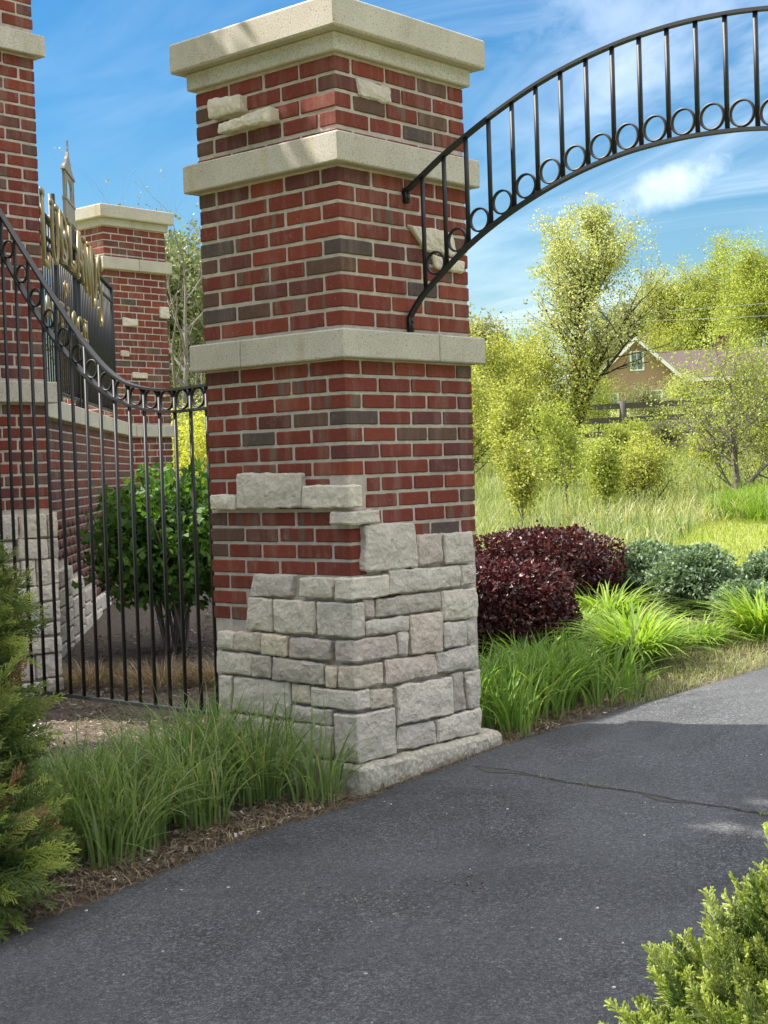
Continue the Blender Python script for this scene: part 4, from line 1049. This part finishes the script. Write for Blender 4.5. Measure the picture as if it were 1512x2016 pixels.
# ornamental grass left of the pillar
rr = np.random.default_rng(3)
sp = [(-.30 + rr.normal(0, .05), .30 + rr.normal(0, .10), 1.0) for _ in range(6)]
sp += [(rr.uniform(-.55, -.22), rr.uniform(.45, .95), rr.uniform(.8, 1.05)) for _ in range(7)]
sp += [(rr.uniform(-1.5, -.50), rr.uniform(.06, .85), rr.uniform(.75, 1.1)) for _ in range(27)]
sp = [s for s in sp if not (-.62 < s[0] < -.38 and s[1] < .45)]
tufts('ornamental_grass', 'tall dark green ornamental grass growing in front of the iron fence', LM['grass'], sp, 66, .46, .34, .0096, 12, 8, .55, .09, 1.1)
# wide bladed grass right of the pillar
rr = np.random.default_rng(4)
sp = [(rr.uniform(.98, 1.75), rr.uniform(.02, .50), rr.uniform(.7, 1.1)) for _ in range(26)] + [(rr.uniform(1.5, 2.2), rr.uniform(-.02, .55), rr.uniform(.6, 1)) for _ in range(16)] + [(1.85, -.10, .55), (1.62, -.08, .5), (1.05, -.02, 1.0), (1.12, .04, 1.0)]
tufts('wide_blade_grass', 'wide bladed green grass growing between the brick pillar and the daylilies', LM['grassb'], sp, 40, .37, .24, .0125, 13, 7, .5, .10)
# dry straw on the mulch and along the path edge
def dead(x, y): return (1.0 if (y < .30 and x < -.2) else .35) if x < .5 else (1.0 if y < .35 else .3)
scatter_grass('dry_edge_straw', 'dry straw and dead grass along the edge of the path', LM['straw'], 7000, (-2.0, 5.0, -.12, .16), .06, .09, .0034, 14, 'straw', 3, .6, .45)
scatter_grass('dry_edge_straw', 'yellowed short dry grass between the daylilies and the far path edge', LM['field'], 15000, (1.7, 5.6, -.6, .42), .075, .06, .0034, 15, 'straw', 3, .8, .6, lambda x, y: 1.0 if y > path_edge(x) + .0 else 0)
scatter_grass('mulch_straw', 'cut straw and dead stems lying on the mulch behind the iron fence', LM['straw'], 9000, (-1.2, 3.2, .1, 3.6), .05, .12, .0036, 16, 'straw', 3, .4, .45, lambda x, y: 1.0 if (x > .3 and 1.2 < y < 3.3) else .45)
rr = np.random.default_rng(6)
for i, (x, y, r0, lab) in enumerate([(1.42, 2.30, .20, 'low mound of cut dry grass stubble behind the fence, nearest the gate pillar'), (1.22, 2.62, .26, 'flattened mound of dry grass stubble behind the middle of the fence'), (1.05, 3.05, .20, 'dry grass stubble mound behind the fence furthest from the gate pillar')]):
    b = Bag(); n = 700; an = rr.uniform(0, 6.28, n); q = r0 * rr.random(n) ** .5
    B = np.stack([q * np.cos(an), q * np.sin(an), np.zeros(n)], 1)
    blades(b, B, .17 * rr.uniform(.4, 1.1, n), .18 * rr.uniform(.2, 1.3, n), .004, np.clip(.55 + rr.normal(0, .2, n), 0, 1), 3, .7, rr, an)
    o = obj('dry_grass_mound', b.mesh('dry_grass_mound', LM['straw'])); o.location = (x, y, gz(x)); tag(o, lab, 'plant', 'cut back grass mounds')
# mulch chips
bag = Bag(); rr = np.random.default_rng(18)
for i in range(24000):
    u = rr.random()
    if u < .5: x, y = rr.uniform(-2.0, .6), rr.uniform(-.08, 1.2) if u < .28 else rr.uniform(1.0, 3.4)
    elif u < .82: x, y = rr.uniform(.5, 3.5), rr.uniform(.9, 4.5)
    else: x, y = rr.uniform(.9, 4.8), rr.uniform(-.2, 1.2)
    if y < path_edge(x) + .0: continue
    if -.1 < x < .93 and y < .93: continue
    l, w_, h = rr.uniform(.006, .022), rr.uniform(.003, .008), .004; an = rr.uniform(0, 6.28); t1 = rr.normal(0, .3); z = gz(x) + .002
    c, s = math.cos(an), math.sin(an); q = []
    for (a, b_) in ((-l, -w_), (l, -w_ * .6), (l * .8, w_), (-l * .7, w_ * .8)): q.append((x + a * c - b_ * s, y + a * s + b_ * c, z + .004 + a * t1 * .6 + rr.uniform(0, .004)))
    bag.add(q, [(0, 1, 2, 3)], np.clip(rr.normal(.4, .25), 0, 1))
CHIPM = leaf_mat('mulch_chip', [(0, (.045, .032, .024)), (.5, (.15, .115, .085)), (.85, (.30, .25, .19)), (1, (.55, .52, .46))], 0, .95, .1)
tag(obj('mulch_chips', bag.mesh('mulch_chips', CHIPM)), 'loose wood mulch chips and bleached bits covering the planting bed', 'mulch', kind='stuff')

# --- lawn and meadow
def lawn_d(x, y): return 1.0 if (x > 4.9 - .25 * y or y > 2.6) else 0
scatter_grass('lawn', 'short bright green lawn beyond the rounded shrubs', LM['lawn'], 60000, (4.6, 11.5, -1.6, 4.4), .055, .03, .006, 19, 'grass', 2, .8, .55, lambda x, y: (1.0 if x > 5.0 - .1 * y and y > path_edge(x) + .05 and y < .42 * x + .25 * mn.noise(Vector((x, y, 0))) - .1 else 0) * (9.0 / max(x, 5)) * .8)
def bank(x, y): return 1.0 if (x - 9.6) * .8 + (y - 2.2) * .25 > 0 else 0
scatter_grass('tall_green_grass', 'tall lush green grass bank at the end of the lawn by the picture edge', LM['lily'], 26000, (8.6, 13.5, .4, 4.2), .34, .18, .012, 20, 'grass', 4, 1, .45, lambda x, y: 1.0 if x > 9.4 + .35 * (y - 1.5) ** 2 * .4 else 0)
scatter_grass('meadow_grass', 'rough uncut meadow grass with dry stalks in front of the field trees', LM['field'], 80000, (5.0, 34, 1.0, 24), .36, .26, .0105, 22, 'grass', 3, .9, .45,
    lambda x, y: (1.0 if ((x * .64 + y * .36 > 7.6 or (y > .40 * x - .1 and x > 5.1 + .2 * mn.noise(Vector((x * 2, y * 2, 1))))) and abs(y - .68 * x + .6) < 4 + .36 * x and y > 1.6 + .0 * x) else 0) * min(1, (11 / x)) )
scatter_grass('field_grass', 'low sunlit grass covering the sloping field towards the board fence and the house', LM['lawn'], 60000, (12, 75, 3, 60), .22, .1, .022, 23, 'grass', 2, .9, .5,
    lambda x, y: (1.0 if abs(y - .68 * x) < 5 + .36 * x else 0) * min(1, 22 / x))
scatter_grass('far_left_grass', 'bright grass verge seen between the two brick pillars', LM['lawn'], 9000, (5.5, 16, 6.5, 19), .14, .06, .010, 24, 'grass', 2, .9, .55, lambda x, y: 1.0 if y > 1.05 * x else 0)

# --- trees of the field
tree('pear_tree', 20.55, 12.78, 5.7, 'upright young tree with pale green and gold spring leaves in the field, tallest in view', 'tree', LM['pear'], 30000, .056, 101, None, None, .14, .56, .52, 7, 3, .55, .08, .14, top=.76, bias=.1, clump=7, leafl=1, wob=.08)
tree('pear_tree_low', 19.3, 12.4, 2.6, 'low spreading leafy tree filling in behind the brick pillar edge', 'tree', LM['gold'], 19000, .055, 102, None, None, .07, .62, .35, 5, 3, .6, .20, .08, bias=.1) 
SAP = [(8.45, 5.25, 1.0, 'gold', 'short yellow-leaved sapling just above the wide barberry', 3000), (10.3, 5.95, 1.4, 'spring', 'thin leaning sapling with yellow-green leaves right of the barberries', 2600),
       (13.2, 6.55, .85, 'gold', 'slender yellow-green sapling in the middle of the meadow', 2000), (9.9, 5.1, .85, 'spring', 'bushy low green sapling above the grey-green shrubs', 3600),
       (15.5, 10.4, 2.6, 'gold', 'tall slim golden sapling left of the upright tree trunk', 4500), (13.0, 8.9, 1.6, 'gold', 'bright yellow sapling beside the brick pillar edge', 3000), (16.5, 9.0, .8, 'spring', 'many-stemmed green sapling right of the upright tree trunk', 3000)]
for i, (x, y, h, m_, lab, n) in enumerate(SAP):
    tree('sapling', x, y, h, lab, 'sapling', LM[m_], int(n * 1.5), .036 if x < 12 else .046, 110 + i, 'saplings in the meadow', BARKG, .018, .45, .6, 3, 2, .55, .07, .22, lean=(.1 * (i % 3 - 1), .05), bias=.1)
for i, (x, y, h, m_, lab, n) in enumerate([(12.3, 4.75, 1.9, 'spring', 'wide twiggy grey-stemmed bush with thin new leaves in the meadow', 5500), (14.0, 4.6, 1.5, 'spring', 'leafy green bush behind the twiggy one at the picture edge', 11000), (16.6, 6.3, 1.0, 'spring', 'rounded yellow-green bush in front of the board fence', 9000)]):
    tree('field_bush', x, y, h, lab, 'bush', LM[m_], int(n * 1.5), .038, 130 + i, 'bushes in the meadow', BARKG, .05, .80, .55, 7, 3, .72, .10, .02, bias=.1, wob=.09)
rr0 = np.random.default_rng(77)
BRUSH = [(19.5, 14.6, 1.7, 'spring', 'leafy bush at the foot of the upright tree on its left'), (22.4, 11.6, .55, 'olive', 'dusky bush at the foot of the upright tree on its right'), (24.5, 13.6, .6, 'spring', 'green bush in front of the board fence near its middle'),
         (18.2, 8.3, .55, 'gold', 'gold tipped bush below the house gable'), (20.5, 8.2, .8, 'spring', 'low green thicket in front of the house wing'), (23.5, 8.6, .8, 'gold', 'gold-green thicket below the chimney'),
         (16.2, 12.0, 1.7, 'gold', 'gold-green bush right behind the brick pillar edge'), (27.5, 15.2, .6, 'olive', 'olive bush beyond the board fence left of the gable'), (18.4, 6.5, 1.4, 'spring', 'loose green thicket at the picture edge behind the twiggy bush'),
         (29.5, 12.2, .9, 'spring', 'green bush beyond the fence below the gable window'), (13.5, 8.2, .8, 'spring', 'knee-high green bush in the grass left of the middle sapling'), (11.6, 5.6, .7, 'gold', 'low gold-green bush in the grass above the grey-green shrubs'),
         (33.9, 20.7, 1.5, 'spring', 'green bush beyond the fence hiding the left lower corner of the house'), (34.8, 19.7, 1.25, 'olive', 'dusky bush beyond the fence right below the gable window'), (35.7, 18.6, 1.5, 'pear', 'pale green bush beyond the fence below the roof of the house wing')]
for i, (x, y, h, m_, lab) in enumerate(BRUSH):
    tree('thicket_bush', x, y, h, lab, 'bush', LM[m_], int(4600 + 4000 * h), .044 if x > 15 else .034, 220 + i, 'thicket bushes around the board fence', BARK, .03, .80, .55, 6, 3, .72, .11, .02, bias=.05, wob=.09, clump=6)
# trees beyond, up the slope
FARR = [(126, 66, 12.8, 'spring', .22, 'tallest broad yellow-green tree on the slope behind the house roof', None), (128, 72, 11.6, 'gold', .22, 'rounded gold-green tree on the slope between the gable and the roof end', None), (118, 57, 11.5, 'spring', .22, 'broad yellow-green willow rising behind the house at the picture edge', 'gold'), (130, 78, 9.8, 'olive', .26, 'dusky olive tree behind the house gable', None), (112, 84, 6, 'spring', .2, 'mid green tree on the slope left of the house', None),
        (88, 72, 4.5, 'olive', .2, 'low olive tree behind the upright pear tree', None), (92, 84, 5, 'spring', .2, 'green tree close to the brick pillar edge on the slope', None), (118, 47, 10.5, 'gold', .2, 'golden tree behind the chimney', None), (60, 46, 4.5, 'olive', .2, 'dark low tree behind the pillar edge at the foot of the slope', None)]
for i, (x, y, h, m_, sz, lab, _) in enumerate(FARR):
    tree('slope_tree', x, y, h, lab, 'tree', LM[m_], 42000, sz * .9, 150 + i, 'trees on the far slope', None, .28, .62, .40, 5, 3, .60, .55, .06, bias=.1, wob=.09)
tree('golden_tree', 33, 11.3, 4.0, 'golden leaved tree with dark branches at the picture edge in front of the house', 'tree', LM['gold'], 9000, .11, 171, None, None, .11, .6, .4, 5, 3, .6, .2, .08, bias=.1)
# left gap between the pillars
LG = [(11.4, 14.3, 4.9, 'olive', 'bare grey branched tree rising between the two brick pillars', 450, .05, BARKG, 3, .5), (15.3, 18.9, 4.3, 'conifer', 'shaggy pine with light green tufts between the pillars', 16000, .11, BARK, 3, .5),
      (18.6, 22.4, 4.9, 'conifer', 'dark pine behind the shaggy one between the pillars', 12000, .12, BARK, 3, .5), (9.6, 12.2, 1.5, 'gold', 'yellow-green bush between the pillars below the pines', 10000, .05, BARKG, 3, .7), (8.5, 9.9, 1.35, 'yellow', 'bright yellow bush right beside the gate pillar seen through the fence', 7000, .048, BARKG, 3, .7),
      (24, 29.5, 5.0, 'spring', 'pale green tree furthest back between the pillars', 12000, .14, BARK, 3, .6)]
for i, (x, y, h, m_, lab, n, sz, bk, ml, spd) in enumerate(LG):
    tree('woodland_tree' if h > 4 else 'yellow_bush', x, y, h, lab, 'tree' if h > 4 else 'bush', LM[m_], n, sz, 180 + i, 'trees seen between the pillars' if h > 4 else 'yellow bushes seen between the pillars', bk, .07 if h > 4 else .03, spd, .4, 5, 3, .6, .12 if n > 1000 else .02, .12, bias=.1)
# shade tree west of the path, out of the picture, whose shadow lies over the path and the foot of the pillar
def dense_tree(x, y, h, r0, ry, n, seed, label):
    rr = np.random.default_rng(seed); root = empty('shade_tree', (x, y, gz(x)), label, 'tree', 'dense trees west of the gate')
    b = Bag(); tube(b, [(0, 0, -.1), (0, 0, h * .5), (0, 0, h * .9)], [.12, .08, .02], 7); obj('trunk', b.mesh('trunk', BARK, True), root)
    d = rr.normal(size=(n, 3)); d /= np.linalg.norm(d, axis=1)[:, None]
    q = rr.random(n) ** .33 * (1 + .13 * np.sin(d[:, 0] * 9 + d[:, 2] * 7) + .1 * np.sin(d[:, 1] * 13)) * (np.abs(d) ** 2.6).sum(1) ** (-1 / 2.6)
    C = d * q[:, None] * np.array([r0, ry, h * .38]) + np.array([0, 0, h * .62])
    lb = Bag(); leafset(lb, C, .14 * rr.uniform(.6, 1.3, n), np.clip(rr.normal(.4, .2, n), 0, 1), aspect=.7, rr=rr)
    obj('crown', lb.mesh('crown', LM['spring']), root)
dense_tree(-2.72, 2.95, 7.3, 1.1, .6, 28000, 201, 'dense taller tree standing beside the gate west of the picture')
dense_tree(-1.12, 2.95, 5.7, .70, .5, 15000, 202, 'dense lower tree standing beside the gate west of the picture')
# --- junipers: feathery sprays
def juniper(name, root_loc, label, sprays, seed, mats, L=.16, tw=.0022, group=None, nt_=15):
    """sprays: list of (position, direction, scale, material index)"""
    rr = np.random.default_rng(seed); root = empty(name, root_loc, label, 'juniper', group)
    bags = [Bag() for _ in mats]; R0 = np.array(root_loc)
    Vs = [[] for _ in mats]; As = [[] for _ in mats]; stems = Bag()
    for (p, d, s, mi) in sprays:
        p = np.array(p) - R0; d = np.array(d, float); d /= np.linalg.norm(d)
        side = np.cross(d, rr.normal(size=3)); side /= np.linalg.norm(side); nn = np.cross(d, side)
        Ls = L * s * rr.uniform(.7, 1.2); droop = rr.normal(0, .10)
        tone = rr.normal(0, .14)
        ts = np.linspace(.12, 1, nt_)
        axis = p[None] + d[None] * (ts * Ls)[:, None] + nn[None] * (droop * Ls * ts ** 2)[:, None]
        segs = [(axis[i], axis[min(i + 1, nt_ - 1)] + d * .002, 1.0) for i in range(nt_ - 1)]
        for i, t_ in enumerate(ts):
            for sg in (-1, 1):
                ln = Ls * .36 * (1 - .72 * t_) * rr.uniform(.7, 1.3) + .006
                dd = d * .80 + side * sg * .62 + nn * rr.normal(0, .22); dd /= np.linalg.norm(dd)
                a = axis[i]; e = a + dd * ln; segs.append((a, e, .95))
                for k in range(2):
                    q = a + dd * ln * rr.uniform(.35, .8); d2 = dd * .75 + (side * rr.choice((-1, 1)) + nn * rr.normal(0, .6)) * .5; d2 /= np.linalg.norm(d2)
                    segs.append((q, q + d2 * ln * .42, .8))
        A = np.array([q[0] for q in segs]); E = np.array([q[1] for q in segs]); Wd = np.array([q[2] for q in segs]) * tw * (.6 + .5 * s)
        D = E - A; D /= np.linalg.norm(D, axis=1)[:, None] + 1e-9
        u = np.cross(D, nn[None] + rr.normal(0, .3, D.shape)); u /= np.linalg.norm(u, axis=1)[:, None] + 1e-9; v = np.cross(D, u)
        m_ = (A + E) / 2
        for uu, vv in ((u, v), (v, u)):
            Q = np.stack([A - uu * Wd[:, None] * .6, m_ - uu * Wd[:, None], E, m_ + uu * Wd[:, None]], 1); Vs[mi].append(Q.reshape(-1, 3))
            hh = np.clip(.42 + tone + .35 * ((A - p) @ d) / Ls + rr.normal(0, .10, len(A)), 0, 1); As[mi].append(hh)
        if rr.random() < .5: tube(stems, [Vector(p - d * Ls * .8 + rr.normal(0, .01, 3)), Vector(p)], [.003, .002], 3)
    for i, m_ in enumerate(mats):
        if Vs[i]:
            V = np.concatenate(Vs[i]); obj('foliage' if i == 0 else ('bright_tips' if i == 1 else 'dead_sprays'), fast_mesh('foliage', V, np.arange(len(V)).reshape(-1, 4), m_, np.concatenate(As[i])), root)
    obj('branches', stems.mesh('branches', BARK, True), root)
    return root
def spray_cloud(rr, blobs, n, outdir, upb=.5, dead=.03, bright=.25):
    out = []
    for k in range(n):
        (cx, cy, cz, rx, ry, rz) = blobs[rr.integers(len(blobs))]
        d = rr.normal(size=3); d /= np.linalg.norm(d)
        q = rr.uniform(.72, 1.0) if rr.random() < .8 else rr.uniform(.3, .7)
        p = np.array([cx, cy, cz]) + d * q * np.array([rx, ry, rz])
        dd = d * .8 + np.array(outdir) * .5 + np.array([0, 0, upb]) + rr.normal(0, .25, 3)
        r_ = rr.random(); mi = 2 if r_ < dead else (1 if r_ < dead + bright else 0)
        out.append((p, dd, rr.uniform(.6, 1.15), mi))
    return out
rr = np.random.default_rng(301)
# left juniper: tall shaggy mass at the picture's left edge
LB = [(-1.78, 0.49, -0.25, .34, .29, .40), (-1.66, 0.38, -0.04, .24, .21, .20), (-1.85, 0.24, -0.55, .32, .27, .26), (-2.04, 0.52, -0.60, .38, .35, .34), (-1.86, 0.04, -0.73, .30, .22, .18), (-1.66, 0.33, -0.71, .26, .23, .21), (-2.04, 0.63, 0.04, .32, .31, .28), (-1.72, 0.20, -0.40, .22, .18, .2)]
sp = spray_cloud(rr, LB, 4400, (.5, -.45, 0), .18, .03, .25)
juniper('juniper', (-1.9, .5, -.95), 'large shaggy juniper with brown dead patches in front of the left end of the fence', sp, 302, (LM['jun'], LM['junb'], LM['dead']), .16, .0022, 'junipers beside the path', 15)
RB = [(-1.74, -2.39, -0.95, .13, .10, .14), (-1.64, -2.53, -0.83, .20, .18, .24), (-1.54, -2.64, -0.65, .16, .14, .20), (-1.82, -2.45, -0.95, .18, .16, .18), (-1.66, -2.75, -0.80, .3, .24, .22), (-1.96, -2.43, -1.05, .16, .14, .14), (-1.34, -2.80, -0.73, .3, .2, .28)]
sp = spray_cloud(rr, RB, 2400, (-.05, .25, 0), .85, .012, .7)
juniper('juniper', (-1.7, -2.7, -1.0), 'sunlit bright green juniper tips in the near corner of the path', sp, 303, (LM['jun'], LM['junb'], LM['dead']), .118, .0025, 'junipers beside the path', 16)

# --- board fence across the field
fc = empty('board_fence', (25, 16, gz(25)), 'weathered dark board fence across the field behind the saplings', 'fence')
WOOD = simple_mat('weathered_board', (.085, .075, .062), .95, 0, .35, .004, 20)
A_, B_ = Vector((22.8, 18.6)), Vector((27.6, 10.2)); nseg = 4
for i in range(nseg + 1):
    p = A_.lerp(B_, i / nseg); z = gz(p.x) + relief(p.x, p.y)
    b = Bag(); b.add(*box_vf(-.06, .06, -.06, .06, -.2, 1.18)); fobj('post', b.mesh('post', WOOD), fc, (p.x, p.y, z))
    if i < nseg:
        q = A_.lerp(B_, (i + 1) / nseg); z2 = gz(q.x) + relief(q.x, q.y); dv = (q - p); nn = Vector((-dv.y, dv.x)).normalized() * .025
        for h in (.42, .74, 1.06):
            V = [(p.x + s * nn.x - 25, p.y + s * nn.y - 16, z + h + e - gz(25)) for s in (-1, 1) for e in (-.065, .065)] + [(q.x + s * nn.x - 25, q.y + s * nn.y - 16, z2 + h + e - gz(25)) for s in (-1, 1) for e in (-.065, .065)]
            me = bpy.data.meshes.new('board'); me.from_pydata(V, [], [(0, 1, 3, 2), (4, 6, 7, 5), (0, 4, 5, 1), (2, 3, 7, 6), (1, 5, 7, 3), (0, 2, 6, 4)]); me.materials.append(WOOD); obj('board', me, fc)
# --- house on the slope
def house():
    D_ = 105.0; c = Vector((-4.297, -3.941, 0)) + Vector((FWD.x, FWD.y, 0)) * D_
    R_ = Vector((RGT.x, RGT.y, 0)).normalized(); Fv = Vector((FWD.x, FWD.y, 0)).normalized()
    o = c + R_ * ((1262 - 756) / 2904 * D_)      # gable centre
    g = gz(o.x) - .8
    root = empty('brick_house', (o.x, o.y, g), 'brick house with white gable trim, purple-brown roof and chimney half hidden by trees', 'house')
    root.rotation_euler = (0, 0, math.atan2(R_.y, R_.x) - math.radians(12))
    BRK = simple_mat('house_brick', (.30, .20, .13), .9, 0, .2); RF = simple_mat('roof_shingle', (.085, .058, .053), .9, 0, .22, .01, 14); WH = simple_mat('white_trim', (.78, .78, .76), .5); GL_ = simple_mat('window_glass', (.10, .15, .17), .08, 0); CH = simple_mat('chimney_brick', (.17, .08, .06), .9, 0, .2)
    zt = 905 - 668; ridge = .427 + (zt / 2904 * D_) - g; eave = .427 + ((905 - 742) / 2904 * D_) - g; hw = 2.9
    def H(name, V, F, mat, parent=root):
        me = bpy.data.meshes.new(name); me.from_pydata(V, [], F); bm = bmesh.new(); bm.from_mesh(me); bmesh.ops.recalc_face_normals(bm, faces=bm.faces); bm.to_mesh(me); bm.free(); me.materials.append(mat); return obj(name, me, parent)
    def hb(name, x0, x1, y0, y1, z0, z1, mat, parent=root): V, F = box_vf(x0, x1, y0, y1, z0, z1); return H(name, V, F, mat, parent)
    H('gable_wall', [(-hw, 0, -1), (hw, 0, -1), (hw, 0, eave), (0, 0, ridge), (-hw, 0, eave), (-hw, 9, -1), (hw, 9, -1), (hw, 9, eave), (0, 9, ridge), (-hw, 9, eave)],
      [(0, 1, 2, 3, 4), (9, 8, 7, 6, 5), (0, 5, 6, 1), (1, 6, 7, 2), (0, 4, 9, 5)], BRK)
    for s in (-1, 1):
        e = .35
        H('roof', [(0, -.4, ridge + .12), (0, 9.2, ridge + .12), (s * (hw + e), 9.2, eave - .25), (s * (hw + e), -.4, eave - .25), (0, -.4, ridge + .02), (0, 9.2, ridge + .02), (s * (hw + e), 9.2, eave - .35), (s * (hw + e), -.4, eave - .35)],
          [(0, 1, 2, 3), (7, 6, 5, 4), (0, 3, 7, 4), (1, 5, 6, 2), (3, 2, 6, 7), (0, 4, 5, 1)], RF)
        H('gable_trim', [(0, -.46, ridge + .16), (s * (hw + e), -.46, eave - .21), (s * (hw + e), -.46, eave - .52), (0, -.46, ridge - .18), (0, -.41, ridge + .16), (s * (hw + e), -.41, eave - .21), (s * (hw + e), -.41, eave - .52), (0, -.41, ridge - .18)],
          [(0, 1, 2, 3), (7, 6, 5, 4), (0, 4, 5, 1), (1, 5, 6, 2), (2, 6, 7, 3)], WH)
    # side wing with long roof
    hb('wing_wall', hw + .01, 9.5, 3.2, 9, -1, eave, BRK)
    H('wing_roof', [(hw - 2, 2.4, eave - .15), (10, 2.4, eave - .15), (9.2, 6, eave + 2.1), (hw - 3, 6, eave + 2.1), (hw - 2, 9.5, eave - .15), (10, 9.5, eave - .15)], [(0, 1, 2, 3), (3, 2, 5, 4), (1, 5, 2), (0, 3, 4)], RF)
    hb('eave_trim', hw + .36, 10, 2.33, 2.39, eave - .40, eave - .16, WH)
    c_ = hb('chimney', 5.6, 6.5, 6.2, 7.2, eave, eave + 3.0, CH); hb('chimney_cap', 5.5, 6.6, 6.1, 7.3, eave + 3.0, eave + 3.15, CH, c_)
    for (x, z, w_, h) in ((0, eave + .5, .8, 1.2), (.9, eave - 2.6, 1.5, 1.5), (-1.9, eave - 2.6, .9, 1.4)):
        f_ = hb('window', x - w_ / 2 - .1, x + w_ / 2 + .1, -.08, -.02, z - .1, z + h + .1, WH)
        for s in (-1, 1): hb('pane', x + s * w_ / 4 - w_ / 4 + .03, x + s * w_ / 4 + w_ / 4 - .03, -.10, -.085, z, z + h, GL_, f_)
    f_ = hb('window', 4.2, 6.0, 3.10, 3.18, eave - 2.6, eave - 1.0, WH)
    for s in (0, 1): hb('pane', 4.3 + s * .85, 5.05 + s * .85, 3.07, 3.095, eave - 2.5, eave - 1.1, GL_, f_)
house()
# second roof end seen at the edge
# --- overhead wires
WIRE = simple_mat('cable', (.30, .31, .30), .5)
for i, (z1, z2, lab) in enumerate([((905 - 622) , (895 - 598), 'upper overhead cable crossing in front of the far trees'), ((905 - 632), (895 - 622), 'lower overhead cable crossing in front of the far trees')]):
    D_ = 62; b = Bag(); pts = []
    for u in lin(-.02, .40, 14):
        P = Vector((-4.297, -3.941, .427)) + (FWD + RGT * u) * D_; tt = (u - .12) / .14
        P.z = .427 + (z1 + (z2 - z1) * tt - 2.0 * (1 - (2 * tt - 1) ** 2)) / 2904 * D_; pts.append(P)
    tube(b, pts, .011, 4); tag(obj('overhead_cable', b.mesh('overhead_cable', WIRE)), lab, 'cable', 'overhead cables')
